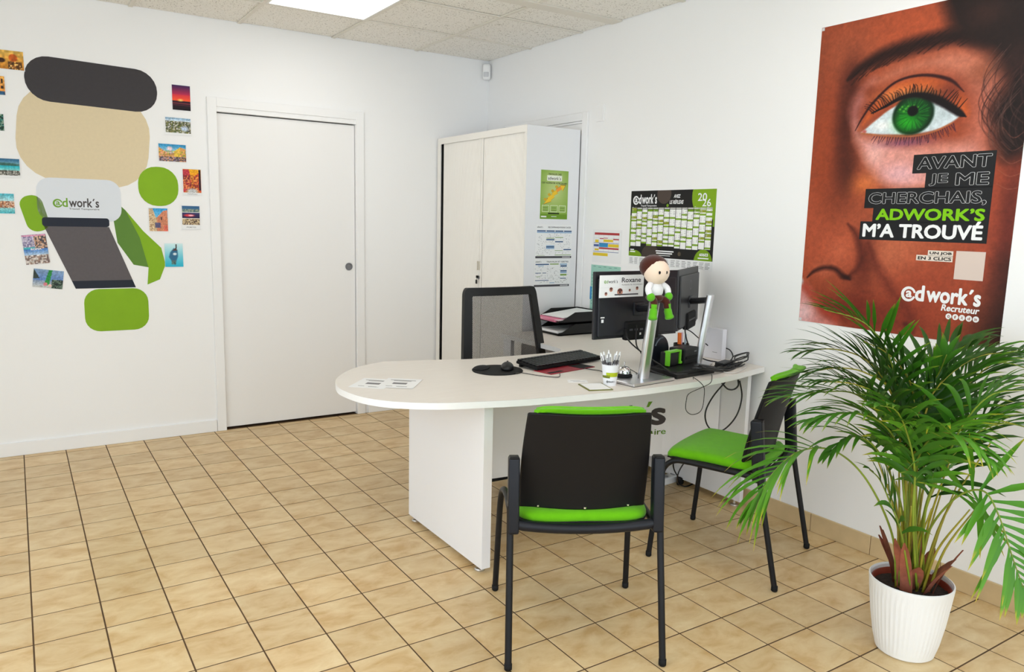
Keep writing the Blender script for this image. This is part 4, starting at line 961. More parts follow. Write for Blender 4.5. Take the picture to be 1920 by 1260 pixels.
def make_chair(label, loc, ang):
    t = thing('visitor_chair', label, 'chair', loc, ang, group='green visitor chairs')
    # local: x right, y forward, z up
    fz = lambda k: -0.132 - 0.018 * math.sin(k * 2.2) * 0 - 0.080 * k ** 1.25
    def back(s, k):
        hw = 0.208 - 0.012 * k + 0.006 * math.sin(PI * k)
        return (s * hw, fz(k) + 0.046 * s * s, 0.476 + 0.334 * k - 0.004 * abs(s) ** 8)
    v, f = surf(20, 14, lambda s, k: back(s, k), lambda s, k: 0.013)
    o = raw('back_shell', v, f, m_shell, t, smooth=True); o.data.set_sharp_from_angle(angle=0.7)
    bvl = o.modifiers.new('bevel', 'BEVEL'); bvl.width = 0.005; bvl.segments = 2; bvl.limit_method = 'ANGLE'
    def pad(s, k):
        x, y, z = back(s * 0.90, k); z = 0.464 + 0.364 * k - 0.012 * abs(s) ** 6
        return (x, y + 0.001 + 0.026 * (1 - abs(s) ** 6) * (1 - abs(2 * k - 1) ** 8), z)
    v, f = surf(20, 16, pad, lambda s, k: 0.004 + 0.030 * (1 - abs(s) ** 8) * (k > .955) if k > .9 else 0.004)
    o = raw('back_pad', v, f, m_green, t, smooth=True)
    # rounded roll along the top of the pad
    bm = bmesh.new(); pts = []
    for i in range(21):
        s = -0.86 + 1.72 * i / 20; x, y, z = back(s, 1.0); pts.append((x, y + 0.008, z + 0.009 - 0.006 * abs(s) ** 6))
    tube(bm, pts, [0.006 + 0.007 * (1 - abs(-1 + 2 * i / 20) ** 6) for i in range(21)], 10); obj('pad_roll', bm, m_green, o, smooth=True)
    # seat
    def seat_outline(e):
        P = [(-0.196 - e, -0.138 - e), (-0.212 - e, 0.06), (-0.219 - e, 0.17 + e), (-0.190, 0.225 + e), (0, 0.245 + e), (0.190, 0.225 + e), (0.219 + e, 0.17 + e), (0.212 + e, 0.06), (0.196 + e, -0.138 - e), (0, -0.160 - e)]
        return spline(P, 5, closed=True)
    def layer(prof):
        v = []; f = []; n = None
        for e, sc, z in prof:
            ring = seat_outline(e); n = len(ring)
            for x, y in ring: v.append((x * sc, .03 + (y - .03) * sc, z - 0.35 * max(0, y * sc - 0.19) * (z > 0.44)))
        for q in range(len(prof) - 1):
            for k in range(n): f.append((q * n + k, q * n + (k + 1) % n, (q + 1) * n + (k + 1) % n, (q + 1) * n + k))
        f.append(tuple(range(n))[::-1]); f.append(tuple((len(prof) - 1) * n + k for k in range(n)))
        return v, f
    v, f = layer([(-.004, 1, .440), (.002, 1, .450), (.001, 1, .462), (0, .965, .473), (0, .85, .478), (0, .5, .480), (0, .06, .480)]); raw('seat_pad', v, f, m_green, t, smooth=True)
    v, f = layer([(-.03, 1, .424), (-.012, 1, .428), (.0, 1, .436), (.003, 1, .443), (-.004, 1, .446)]); raw('seat_shell', v, f, m_shell, t, smooth=True)
    for s in (-1, 1):
        bm = bmesh.new(); tube(bm, spline([(s * .252, .262, .012), (s * .247, .245, .20), (s * .243, .232, .34), (s * .239, .212, .405), (s * .234, .172, .433), (s * .230, .11, .436)], 6) + [(s * .230, -.16, .430)], .0112, 12)
        lg = obj('front_leg', bm, m_tube, t, smooth=True, angle=1.0)
        bm = bmesh.new(); lathe(bm, [(0, 0), (.009, 0), (.0125, .004), (.0125, .022), (0, .022)], 14, (s * .252, .262, 0)); obj('foot_cap', bm, m_mblack, lg, smooth=True)
        bm = bmesh.new(); tube(bm, spline([(s * .247, -.262, .012), (s * .245, -.222, .20), (s * .243, -.180, .40), (s * .243, -.165, .50)], 6), .0112, 12)
        lg = obj('rear_leg', bm, m_tube, t, smooth=True, angle=1.0)
        bm = bmesh.new(); lathe(bm, [(0, 0), (.009, 0), (.0125, .004), (.0125, .022), (0, .022)], 14, (s * .247, -.262, 0)); obj('foot_cap', bm, m_mblack, lg, smooth=True)
        # upright bracket
        bm = bmesh.new(); M = Matrix.Translation((s * .233, -.158, .535)) @ Matrix.Rotation(-0.10, 4, 'X')
        bx(bm, (0, 0, 0), (.036, .046, .245), bevel=.009, seg=3, M=M); obj('back_upright', bm, m_post, t, smooth=True, angle=.9)
        bm = bmesh.new(); bx(bm, (0, -.004, .121), (.030, .040, .008), bevel=.003, seg=2, M=M); obj('upright_cap', bm, m_shell, t, smooth=True)
    bm = bmesh.new(); pts = [(-.235, -.166, .445)] + [(x, -.172 - .008 * (1 - (x / .22) ** 2), .440 - .012 * (1 - (x / .22) ** 2)) for x in (-.2, -.15, -.1, -.05, 0, .05, .1, .15, .2)] + [(.235, -.168, .445)]
    tube(bm, pts, .017, 10); obj('rear_rail', bm, m_post, t, smooth=True, angle=1.0)
    bm = bmesh.new()
    for s in (-.72, 0, .70):
        x, y, z = back(s, .03); lathe(bm, [(0, -.003), (.005, -.003), (.005, .002), (0, .003)], 10, (x, y - .014, z))
    obj('screw', bm, m_chrome, t)
    return t
a1 = math.atan2(.885, .466) - PI / 2; a2 = math.atan2(.474, -.197) - PI / 2
make_chair('green and black visitor chair seen from behind, in front of the desk', (-1.474, -3.095, 0), a1)
make_chair('green and black visitor chair by the wall, behind the palm leaves', (-.520, -2.960, 0), a2)

# ------------------------------------------------------------------ clerk's swivel chair behind the desk
m_mesh = bpy.data.materials.new('open_black_mesh'); m_mesh.use_nodes = True
nt = m_mesh.node_tree; b = nt.nodes['Principled BSDF']; b.inputs['Base Color'].default_value = (*S(40, 40, 42), 1); b.inputs['Roughness'].default_value = .7
tc = nt.nodes.new('ShaderNodeTexCoord'); vm = nt.nodes.new('ShaderNodeMapping'); vm.inputs['Rotation'].default_value = (0, 0, 0); vm.inputs['Scale'].default_value = (1, 0, 1)
ck = nt.nodes.new('ShaderNodeTexVoronoi'); ck.inputs['Scale'].default_value = 230; ck.inputs['Randomness'].default_value = .0
th = nt.nodes.new('ShaderNodeMath'); th.operation = 'LESS_THAN'; th.inputs[1].default_value = .345
tr = nt.nodes.new('ShaderNodeBsdfTransparent'); mx = nt.nodes.new('ShaderNodeMixShader')
sxyz = nt.nodes.new('ShaderNodeSeparateXYZ'); cxyz = nt.nodes.new('ShaderNodeCombineXYZ'); ck.voronoi_dimensions = '2D'; vm.inputs['Scale'].default_value = (1, 1, 1); vm.inputs['Rotation'].default_value = (0, 0, .5)
nt.links.new(tc.outputs['Object'], sxyz.inputs[0]); nt.links.new(sxyz.outputs['X'], cxyz.inputs['X']); nt.links.new(sxyz.outputs['Z'], cxyz.inputs['Y']); nt.links.new(cxyz.outputs[0], vm.inputs['Vector']); nt.links.new(vm.outputs[0], ck.inputs['Vector']); nt.links.new(ck.outputs['Distance'], th.inputs[0])
nt.links.new(th.outputs[0], mx.inputs[0]); nt.links.new(b.outputs[0], mx.inputs[1]); nt.links.new(tr.outputs[0], mx.inputs[2]); nt.links.new(mx.outputs[0], nt.nodes['Material Output'].inputs['Surface'])
t = thing('swivel_chair', 'black swivel chair with mesh back behind the desk', 'chair', (-.83, -1.62, 0))
def oc(u, v): # outline of the back, u -1..1, v 0..1
    hw = .275 - .050 * v; return (u * hw + .006 - .02 * v, -.02 + .035 * u * u * .6 + .05 * v, .56 + .478 * v)
out = [oc(-1, 0), oc(-1, .5), oc(-1, .90), oc(-.96, .975), oc(-.86, 1), oc(0, 1), oc(.86, 1), oc(.96, .975), oc(1, .90), oc(1, .5), oc(1, 0)]
bm = bmesh.new()
n = 16
ringo, ringi = [], []
per = [(-1, k / 10) for k in range(10)] + [(-1 + .1 * (1 - math.cos(a)), 0) for a in ()]
def per_pts(uo, vb, vt, cr):
    P = []
    for k in range(9): P.append((-uo, vb + (vt - cr - vb) * k / 8))
    for k in range(1, 7): a = PI - PI / 2 * k / 6; P.append((-uo + cr * 1.0 + cr * math.cos(a), vt - cr + cr * math.sin(a)))
    for k in range(1, 9): P.append((-uo + cr + (2 * uo - 2 * cr) * k / 8, vt))
    for k in range(1, 7): a = PI / 2 - PI / 2 * k / 6; P.append((uo - cr + cr * math.cos(a), vt - cr + cr * math.sin(a)))
    for k in range(1, 9): P.append((uo, vt - cr - (vt - cr - vb) * k / 8))
    for k in range(1, 8): P.append((uo - 2 * uo * k / 8, vb))
    return P
po, pi_ = per_pts(1.0, .0, 1.0, .09), per_pts(.81, .175 + .0, .91, .02)
v = []; f = []
for (u, w), (u2, w2) in zip(po, pi_):
    for (uu, ww, dy) in ((u, w, .013), (u, w, -.013), (u2, w2, -.013), (u2, w2, .013)):
        x, y, z = oc(uu, ww); v.append((x, y + dy, z))
L = len(po)
for k in range(L):
    for q in range(4): f.append((4 * k + q, 4 * k + (q + 1) % 4, 4 * ((k + 1) % L) + (q + 1) % 4, 4 * ((k + 1) % L) + q))
raw('back_frame', v, f, mat('deep_black_plastic', S(7, 7, 8), .5), t, smooth=False)
v = []; f = []
for j in range(13):
    for i in range(13): v.append(oc(-.83 + 1.66 * i / 12, .165 + .755 * j / 12))
for j in range(12):
    for i in range(12): k = j * 13 + i; f.append((k, k + 1, k + 14, k + 13))
raw('back_mesh', v, f, m_mesh, t, smooth=True)
bm = bmesh.new(); bx(bm, (0, -.26, .47), (.50, .48, .09), bevel=.035, seg=3); obj('seat', bm, mat('black_fabric', S(26, 26, 28), .9), t, smooth=True, angle=1.2)
bm = bmesh.new(); tube(bm, spline([(0, -.02, .62), (0, .03, .52), (0, -.02, .42), (0, -.15, .40)], 5), .022, 10); obj('back_support', bm, m_black, t, smooth=True)
bm = bmesh.new(); lathe(bm, [(.027, .10), (.027, .26), (.018, .26), (.018, .42), (0, .42)], 18, (0, -.24, 0)); obj('gas_column', bm, m_chrome, t, smooth=True, angle=.6)
for k in range(5):
    a = 2 * PI * k / 5 + .3; bm = bmesh.new(); tube(bm, [(0, -.24, .11), (.14 * math.cos(a), -.24 + .14 * math.sin(a), .10), (.27 * math.cos(a), -.24 + .27 * math.sin(a), .075)], [.028, .022, .015], 10)
    ar = obj('base_arm', bm, m_black, t, smooth=True)
    bm = bmesh.new(); lathe(bm, [(0, -.02), (.026, -.02), (.028, -.012), (.028, .012), (.026, .02), (0, .02)], 16)
    bmesh.ops.rotate(bm, matrix=Matrix.Rotation(PI / 2, 3, 'X'), verts=bm.verts); bmesh.ops.translate(bm, vec=(.27 * math.cos(a), -.24 + .27 * math.sin(a), .0285), verts=bm.verts)
    tube(bm, [(.27 * math.cos(a), -.24 + .27 * math.sin(a), .03), (.27 * math.cos(a), -.24 + .27 * math.sin(a), .08)], .007, 8); obj('caster', bm, m_mblack, ar, smooth=True, angle=.6)


# ------------------------------------------------------------------ monitors
m_mon = mat('monitor_black', S(28, 28, 33), 0.38, spec=0.45, bump=0.05, bscale=900)
m_mon2 = mat('monitor_graphite', S(50, 50, 53), 0.4, spec=0.45, bump=0.05, bscale=900)
m_screen = mat('dark_screen', S(10, 10, 12), 0.12)
def make_monitor(label, loc, rot, cx, cy, W, zb, zt, lean, m_back, base, tilt):
    t = thing('monitor', label, 'monitor', loc, rot, group='desk monitors')
    bm = bmesh.new(); bx(bm, (base[0], base[1], .0075), (base[2], base[3], .012), base[4], .002, 1); bs = obj('base', bm, m_alu, t)
    bm = bmesh.new(); bx(bm, (base[0], base[1], .0015), (base[2] - .004, base[3] - .004, .003), base[4]); obj('base_pad', bm, m_mblack, bs)
    # leaning pole: rounded rectangle section
    bm = bmesh.new(); H0 = .348; prof = [(.0255 * math.copysign(abs(math.cos(a)) ** .55, math.cos(a)), .017 * math.copysign(abs(math.sin(a)) ** .8, math.sin(a))) for a in [2 * PI * k / 28 for k in range(28)]]
    lo = [bm.verts.new((x, y, .012)) for x, y in prof]; hi = [bm.verts.new((x * .95, y * .95 - lean, H0)) for x, y in prof]
    bm.faces.new(lo[::-1]); bm.faces.new(hi)
    for k in range(28): bm.faces.new((lo[k], lo[(k + 1) % 28], hi[(k + 1) % 28], hi[k]))
    pl = obj('pole', bm, m_alu, t, smooth=True, angle=.8)
    bm = bmesh.new(); bx(bm, (.0, -.018, .072), (.012, .006, .05), bevel=.002); obj('cable_slot', bm, m_mblack, pl)
    zc = (zb + zt) / 2
    bm = bmesh.new(); a = Vector((0, -lean * .9 + .01, H0 - .025)); b_ = Vector((cx, cy - .02, zc - .02)); mid = a.lerp(b_, .45)
    tube(bm, [a, mid, b_], .015, 8); M = Matrix.Translation(b_) @ Matrix.Rotation(0, 4, 'Z'); bx(bm, (0, 0, 0), (.06, .02, .06), bevel=.004, M=M); obj('mount', bm, m_back, t)
    T = Matrix.Translation((cx, cy, zc)) @ Matrix.Rotation(tilt, 4, 'X'); h = zt - zb
    bm = bmesh.new(); bx(bm, (0, -.006, 0), (W, .014, h), bevel=.003, seg=2, M=T); bx(bm, (0, -.016, -.01), (W * .93, .012, h * .86), bevel=.005, seg=2, M=T); hs = obj('housing', bm, m_back, t)
    bm = bmesh.new(); bx(bm, (0, .0022, .004), (W - .014, .003, h - .026), M=T); obj('screen', bm, m_screen, hs)
    bm = bmesh.new(); bx(bm, (.02, -.018, -h / 2 + .030), (.20, .030, .085), bevel=.012, seg=2, M=T); obj('port_cover', bm, m_mblack, hs)
    bm = bmesh.new()
    for k in range(5): bx(bm, (-.05 + .03 * k, -.034, -h / 2 + .035), (.018, .002, .008), M=T)
    obj('ports', bm, mat('port_grey', S(70, 70, 74), .4), hs)
    ring = ringpoly(0, 0, .022, .022, 32); v = []; f = []
    for r in (.0225, .0205):
        for x, y in ringpoly(0, 0, r, r, 32): v.append(tuple(T @ Vector((x, -.0228, .062 + y))))
    for k in range(32): f.append((k, (k + 1) % 32, 32 + (k + 1) % 32, 32 + k))
    raw('emblem', v, f, mat('emblem_grey', S(120, 120, 124), .3, metal=.5), hs)
    return t, hs, T
mon1, hs1, T1 = make_monitor('black monitor seen from behind with a name sign taped on', (-.785, -2.655, DT), 0.0, .050, .128, .486, .176, .467, .045, m_mon, (-.005, .012, .26, .165, .10), -.03)
mon2, hs2, T2 = make_monitor('dark grey monitor turned edge-on beside the wall', (-.312, -2.522, DT), .57, .160, .108, .47, .172, .462, .04, m_mon2, (.01, .03, .22, .16, 0), -.02)
bm = bmesh.new(); lathe(bm, [(.0, 0), (.016, 0), (.016, .0006), (0, .0006)], 24); bmesh.ops.rotate(bm, matrix=Matrix.Rotation(PI / 2, 3, 'X'), verts=bm.verts); bmesh.ops.translate(bm, vec=T1 @ Vector((-.205, -.0225, -.060)), verts=bm.verts); obj('round_sticker', bm, mat('sticker_navy', S(16, 18, 30), .4), hs1)
bm = bmesh.new(); bx(bm, (-.205, -.0232, -.066), (.012, .001, .014), M=T1); bx(bm, (-.205, -.0232, -.051), (.022, .001, .005), M=T1); obj('sticker_print', bm, m_white, hs1)
bm = bmesh.new(); bx(bm, (.005, -.0345, -.130), (.020, .001, .010), .4, M=T1); obj('white_tag', bm, m_white, hs1)
# name sign taped on the back of the left monitor
q0 = (-0.9653,-2.5535,1.0766); q1 = (-0.9659,-2.5535,1.1727); q2 = (-0.7265,-2.5535,1.1718)
sw, sh = q2[0] - q0[0] + .012, q1[2] - q0[2]
t = thing('name_sign', 'white printed name sign on the back of the left monitor', 'sign', (q0[0], -2.5525, q0[2]), frame=BACK)
sheet('sheet', t, 0, 0, sw, sh, m_white, 0, .0008)
text(t, 'Roxane', sw * .49, sh * .66, sw * .93, sh * .88, mat('sign_ink', S(70, 66, 72), .6), .0011, .02)
text(t, 'Assistante de recrutement', sw * .49, sh * .53, sw * .97, sh * .60, mat('print_mid_grey', S(120, 116, 122), .6), .0011, .0)
logo(t, sw * .10, sh * .63, sw * .40, sh * .80, m_lg, mat('sign_ink', S(70, 66, 72), .6), .0011, bold=.01)
rects('divider', t, [(sw * .45, sh * .5, sw * .455, sh * .92), (sw * .02, sh * .44, sw * .6, sh * .446)], mat('print_pale_grey', S(206, 206, 208), .6), .0010)
for k, (a, b_, r) in enumerate(((.26, .36, .010), (.46, .24, .016), (.68, .30, .006), (.15, .17, .008), (.85, .38, .008))):
    cx_, cy_ = sw * a, sh * b_
    raw('round_photo', [(x, y, .0010) for x, y in ringpoly(cx_, cy_, r, r, 20)], [tuple(range(20))], mat('photo_skin', S(196, 140, 120), .6), t)
    raw('round_photo_shade', [(x, y, .0012) for x, y in ringpoly(cx_, cy_ + r * .45, r * .85, r * .45, 16)], [tuple(range(16))], mat('photo_brown', S(92, 48, 42), .6), t)
    raw('round_photo_eye', [(x, y, .0012) for x, y in ringpoly(cx_, cy_ - r * .2, r * .35, r * .2, 12)], [tuple(range(12))], mat('photo_dark', S(50, 28, 28), .6), t)
rects('caption_bar', t, [(sw * .34, sh * .09, sw * .88, sh * .15)], mat('print_dark', S(70, 68, 74), .6), .0012)

# plain soft doll sitting on the pole of the left monitor
m_pl = {k: mat('plush_' + k, S(*c), .95, spec=.1, sheen=.3, bump=.4, bscale=500) for k, c in dict(skin=(242, 218, 196), brown=(74, 34, 24), white=(238, 238, 240), green=(96, 178, 30)).items()}
t = thing('plush_doll', 'small plush doll with brown hair and green boots sitting on the monitor pole', 'plush toy', (-.785, -2.699, DT + .348)); t.scale = (1.14, 1.14, 1.14)
bm = bmesh.new(); ellipsoid(bm, (.0, -.004, .112), (.050, .046, .048)); obj('head', bm, m_pl['skin'], t, smooth=True)
bm = bmesh.new(); ellipsoid(bm, (.002, .014, .128), (.056, .050, .046)); obj('hair', bm, m_pl['brown'], t, smooth=True)
bm = bmesh.new()
for s_ in (-1, 1): ellipsoid(bm, (s_ * .017 - .008, -.047, .112), (.0045, .003, .006), 10, 6)
obj('button_eyes', bm, m_mblack, t, smooth=True)
bm = bmesh.new(); ellipsoid(bm, (0, 0, .045), (.034, .028, .036)); obj('body', bm, m_pl['white'], t, smooth=True)
bm = bmesh.new(); ellipsoid(bm, (0, -.002, .016), (.036, .032, .0165)); obj('trousers', bm, m_pl['brown'], t, smooth=True)
for s in (-1, 1):
    bm = bmesh.new(); tube(bm, spline([(s * .024, -.004, .068), (s * .046, -.014, .052), (s * .046, -.024, .030)], 4), [.012] * 8 + [.010], 10); ar = obj('arm', bm, m_pl['white'], t, smooth=True)
    bm = bmesh.new(); ellipsoid(bm, (s * .044, -.028, .022), (.016, .015, .016), 12, 8); obj('hand', bm, m_pl['green'], ar, smooth=True)
    bm = bmesh.new(); tube(bm, spline([(s * .020, -.012, .012), (s * .030, -.030, .004), (s * .034, -.034, -.02)], 4), [.014] * 9, 10); lg = obj('leg', bm, m_pl['brown'], t, smooth=True)
    bm = bmesh.new(); tube(bm, spline([(s * .033, -.034, -.004), (s * .036, -.036, -.03), (s * .041, -.040, -.052), (s * .043, -.042, -.062)], 4), [.013] * 4 + [.015] * 4 + [.017, .017, .016, .013, .004], 12); obj('boot', bm, m_pl['green'], lg, smooth=True)

# ------------------------------------------------------------------ things on the desk
# leaflets on the rounded end
m_ink = mat('print_grey_ink', S(120, 118, 120), .6)
def leaflet(label, c, w, h, rot, z):
    t = thing('leaflet', label, 'leaflet', (c[0], c[1], DT + z), rot, group='leaflets on the rounded desk end')
    sheet('sheet', t, -w / 2, -h / 2, w / 2, h / 2, m_white, 0, .0006)
    rects('heading', t, [(-w * .36, h * .28, w * .36, h * .32), (-w * .25, h * .21, w * .25, h * .25)], m_ink, .0009)
    rects('panel_print', t, [(-w * .2, -h * .12, w * .2, h * .05)], m_ink, .0009)
    rects('small_print', t, [(-w * .3, -h * .35, -w * .12, -h * .32), (0, -h * .38, w * .3, -h * .34)], m_ink, .0009)
leaflet('left one of two white printed leaflets on the rounded desk end', (-1.83, -2.185), .148, .180, -.75, .0003)
leaflet('right one of two white printed leaflets on the rounded desk end', (-1.735, -2.235), .148, .180, -.68, .0013)
# mouse mat, mouse
t = thing('mouse_mat', 'round black mouse mat with wrist rest', 'mouse mat', (-1.225, -2.175, DT))
bm = bmesh.new(); prism(bm, spline([(-.12, -.02), (-.09, -.085), (-.02, -.115), (.06, -.10), (.105, -.04), (.11, .03), (.07, .095), (0, .115), (-.08, .085), (-.115, .03)], 5, True), .0, .004, .001, 1); obj('mat', bm, m_mblack, t)
bm = bmesh.new(); ellipsoid(bm, (-.055, .055, .006), (.06, .035, .010), M=Matrix.Rotation(.7, 4, 'Z')); obj('wrist_rest', bm, m_mblack, t, smooth=True)
t = thing('mouse', 'black computer mouse on the round mat', 'mouse', (-1.185, -2.19, DT + .0045), -.6)
bm = bmesh.new(); ellipsoid(bm, (0, 0, .008), (.030, .052, .026), 20, 12)
for v in bm.verts: v.co.z = max(v.co.z, 0)
obj('shell', bm, m_black, t, smooth=True)
bm = bmesh.new(); lathe(bm, [(0, -.004), (.008, -.004), (.008, .004), (0, .004)], 12); bmesh.ops.rotate(bm, matrix=Matrix.Rotation(PI / 2, 3, 'Y'), verts=bm.verts); bmesh.ops.translate(bm, vec=(0, .030, .026), verts=bm.verts); obj('wheel', bm, mat('port_grey', S(70, 70, 74), .4), t)
# keyboard
t = thing('keyboard', 'black computer keyboard tilted on its feet', 'keyboard', (-.875, -2.170, DT), .19)
Mk = Matrix.Translation((0, 0, .018)) @ Matrix.Rotation(.10, 4, 'X')
bm = bmesh.new(); bx(bm, (0, 0, 0), (.450, .136, .014), bevel=.004, M=Mk); kb = obj('case', bm, m_mblack, t)
bm = bmesh.new()
for j in range(6):
    for i in range(21):
        if j == 0 and 4 < i < 10: continue
        bx(bm, (-.212 + .0212 * i, -.056 + .0215 * j + (.004 if j == 5 else 0), .010), (.0178, .0175, .009), M=Mk)
bx(bm, (-.065, -.056, .010), (.10, .0175, .009), M=Mk); k_ = obj('keys', bm, m_black, t)
bm = bmesh.new()
for s in (-1, 1): bx(bm, (s * .19, .062, .010), (.03, .012, .020))
obj('tilt_foot', bm, m_mblack, t)
t = thing('red_folder', 'flat red and black folder under the keyboard', 'folder', (-.93, -2.285, DT), .19)
bm = bmesh.new(); bx(bm, (0, .0, .0018), (.30, .11, .0036), bevel=.001, seg=1); obj('cover', bm, mat('folder_red', S(150, 26, 44), .5), t)
bm = bmesh.new(); bx(bm, (.10, -.01, .0042), (.09, .08, .001)); bx(bm, (-.1, -.035, .0042), (.09, .02, .001)); obj('black_band', bm, m_mblack, t)
# business cards
t = thing('business_card', 'small white business card lying nearest the keyboard', 'card', (-1.045, -2.53, DT), -.55); sheet('card', t, -.0425, -.027, .0425, .027, m_white, 0, .0008); rects('print', t, [(-.03, .005, .012, .009), (-.02, -.012, .03, -.009)], m_ink, .0010)
t = thing('card_stack', 'white cards in an olive bordered frame beside the pen cup', 'card', (-1.053, -2.66, DT), -.30)
bm = bmesh.new(); bx(bm, (0, 0, .002), (.105, .125, .004)); obj('border', bm, mat('olive_card', S(110, 112, 50), .5), t); sheet('card', t, -.046, -.056, .046, .056, m_white, .004, .001)
# pen cup with pens
cupx, cupy = -.968, -2.650
t = thing('pen_cup', 'white paper cup with green band holding pens', 'cup', (cupx, cupy, DT))
bm = bmesh.new(); lathe(bm, [(0, 0), (.0265, 0), (.0365, .088), (.0378, .089), (.0365, .090), (.0345, .088), (.0255, .004), (0, .004)], 32); cup = obj('cup', bm, mat('white_cup', S(240, 240, 244), .4), t, smooth=True, angle=.7)
rc = lambda z: .0267 + (.0365 - .0265) * z / .088
av = math.atan2(-5.05 - cupy, -3.03 - cupx)
def wrap(a0, a1, z0, z1, m, nm, top=None):
    v = []; f = []; n = 14
    for k in range(n + 1):
        a = a0 + (a1 - a0) * k / n; zt_ = z1 if top is None else z1 + (top - z1) * k / n
        for z in (z0, zt_): v.append(((rc(z) + .0006) * math.cos(a), (rc(z) + .0006) * math.sin(a), z))
    for k in range(n): f.append((2 * k, 2 * k + 1, 2 * k + 3, 2 * k + 2))
    return raw(nm, v, f, m, cup)
wrap(av - 1.3, av + .0, .034, .043, mat('olive_band', S(112, 122, 30), .5), 'olive_band', .047); wrap(av - .5, av + 1.2, .040, .058, mat('lime_band', S(176, 190, 20), .5), 'lime_band')
vv, ff = embolden(*text_geo('@dwork´s'), .02); xs = [q[0] for q in vv]
raw('lettering', [((rc(.016 + .011 * q[1]) + .0007) * math.cos(av - .5 + 1.3 * (q[0] - min(xs)) / (max(xs) - min(xs))), (rc(.016 + .011 * q[1]) + .0007) * math.sin(av - .5 + 1.3 * (q[0] - min(xs)) / (max(xs) - min(xs))), .016 + .011 * q[1]) for q in vv], ff, m_bprint, cup)
m_penw, m_peng = mat('pen_white', S(242, 242, 244), .3), mat('pen_grey', S(96, 92, 94), .35)
wh = ['leaning far left', 'left of the middle and tallest', 'left of the middle and short', 'in the middle', 'right of the middle and tall', 'right of the middle and short', 'leaning right', 'leaning far right']
for k, (dx_, dy_, hgt, lx, ly) in enumerate(((-.020, .004, .142, -.018, .004), (-.012, -.010, .146, -.012, -.004), (-.008, .012, .132, -.010, .006), (.000, -.014, .136, .002, -.006), (.006, .010, .145, .004, .006), (.010, -.008, .130, .006, -.003), (.017, .004, .140, .014, .0), (.020, -.010, .138, .022, -.006))):
    ca, sa = math.cos(av + PI / 2), math.sin(av + PI / 2)       # across the view of the photo
    tx = lambda a, b_: (a * ca - b_ * sa, a * sa + b_ * ca)
    b0 = tx(-dx_ * .4, dy_ * .4); b1 = tx(-dx_ - lx, dy_ + ly)
    t = thing('pen', 'white and grey ballpoint pen in the cup, ' + wh[k], 'pen', (cupx + b0[0], cupy + b0[1], DT + .006), group='pens in the white cup')
    ax = Vector((b1[0] - b0[0], b1[1] - b0[1], hgt - .006)); at = lambda u: tuple(ax * u)
    bm = bmesh.new(); tube(bm, [at(0), at(.06), at(.62)], [.0015, .0045, .0048], 10); obj('barrel', bm, m_penw, t, smooth=True, angle=.8)
    bm = bmesh.new(); tube(bm, [at(.62), at(.74)], .0050, 10); obj('ring', bm, m_peng, t, smooth=True, angle=.8)
    bm = bmesh.new(); tube(bm, [at(.74), at(.93), at(.94), at(1)], [.0052, .0050, .0028, .0026], 10); obj('cap', bm, m_penw, t, smooth=True, angle=.8)
    bm = bmesh.new(); sd = Vector((math.cos(av), math.sin(av), 0)) * .0062; tube(bm, [Vector(at(.50)) + sd, Vector(at(.90)) + sd], .0014, 6); obj('clip', bm, m_peng, t)
# reception bell
t = thing('reception_bell', 'chrome reception bell on a black foot', 'bell', (-.838, -2.590, DT + .0142))
bm = bmesh.new(); lathe(bm, [(0, 0), (.036, 0), (.037, .006), (.030, .014), (0, .016)], 28); obj('foot', bm, m_mblack, t, smooth=True, angle=.8)
bm = bmesh.new(); lathe(bm, [(.030, .015), (.030, .020), (.027, .032), (.019, .042), (.008, .047), (0, .048)], 28); obj('dome', bm, m_chrome, t, smooth=True)
bm = bmesh.new(); tube(bm, [(0, 0, .047), (0, 0, .060)], .0025, 8); ellipsoid(bm, (0, 0, .061), (.005, .005, .0035), 10, 6); obj('button', bm, m_chrome, t, smooth=True)
# letter tray
t = thing('letter_tray', 'black two-tier letter tray at the back of the desk', 'letter tray', (-.185, -1.325, DT), .0)
for z0 in (0.004, .076):
    bm = bmesh.new(); L, Wd = .33, .25
    bx(bm, (0, 0, z0 + .002), (L, Wd, .004)); 
    for s in (-1, 1):
        q = [(-L / 2, 0), (L / 2, 0), (L / 2, .062), (-L / 2 + .12, .062), (-L / 2 + .03, .018), (-L / 2, .014)]
        lo = [bm.verts.new((x, s * Wd / 2, z0 + z)) for x, z in q]; hi = [bm.verts.new((x, s * (Wd / 2 - .004), z0 + z)) for x, z in q]
        bm.faces.new(lo); bm.faces.new(hi[::-1])
        for k in range(6): bm.faces.new((lo[k], lo[(k + 1) % 6], hi[(k + 1) % 6], hi[k]))
    bx(bm, (L / 2 - .002, 0, z0 + .031), (.004, Wd, .062)); bx(bm, (-L / 2 + .002, 0, z0 + .006), (.004, Wd, .010)); obj('tier', bm, m_black, t)
def psheet(name, label, loc, rot, w, h, m, th, tilt=0.0, g='loose papers in the letter tray'):
    t = thing(name, label, 'paper', loc, rot, group=g); t.rotation_euler = (0, tilt, rot)
    bm = bmesh.new(); bx(bm, (0, 0, th / 2), (w, h, th)); obj('sheet', bm, m, t); return t
m_pink, m_pink2 = mat('paper_pink', S(228, 130, 160), .7), mat('paper_pale_pink', S(240, 206, 216), .7)
psheet('paper_stack', 'white paper stack in the lower letter tray', (-.20, -1.325, DT + .010), .02, .297, .21, m_white, .018)
psheet('paper_stack', 'pink paper stack in the upper letter tray', (-.205, -1.325, DT + .082), -.05, .30, .212, m_pink, .010)
psheet('paper_stack', 'pale pink sheets on the pink stack in the tray', (-.215, -1.33, DT + .0925), .10, .297, .21, m_pink2, .004)
psheet('paper_stack', 'pink sheet fanned out over the pale pink sheets', (-.222, -1.325, DT + .097), -.12, .297, .205, m_pink, .003)
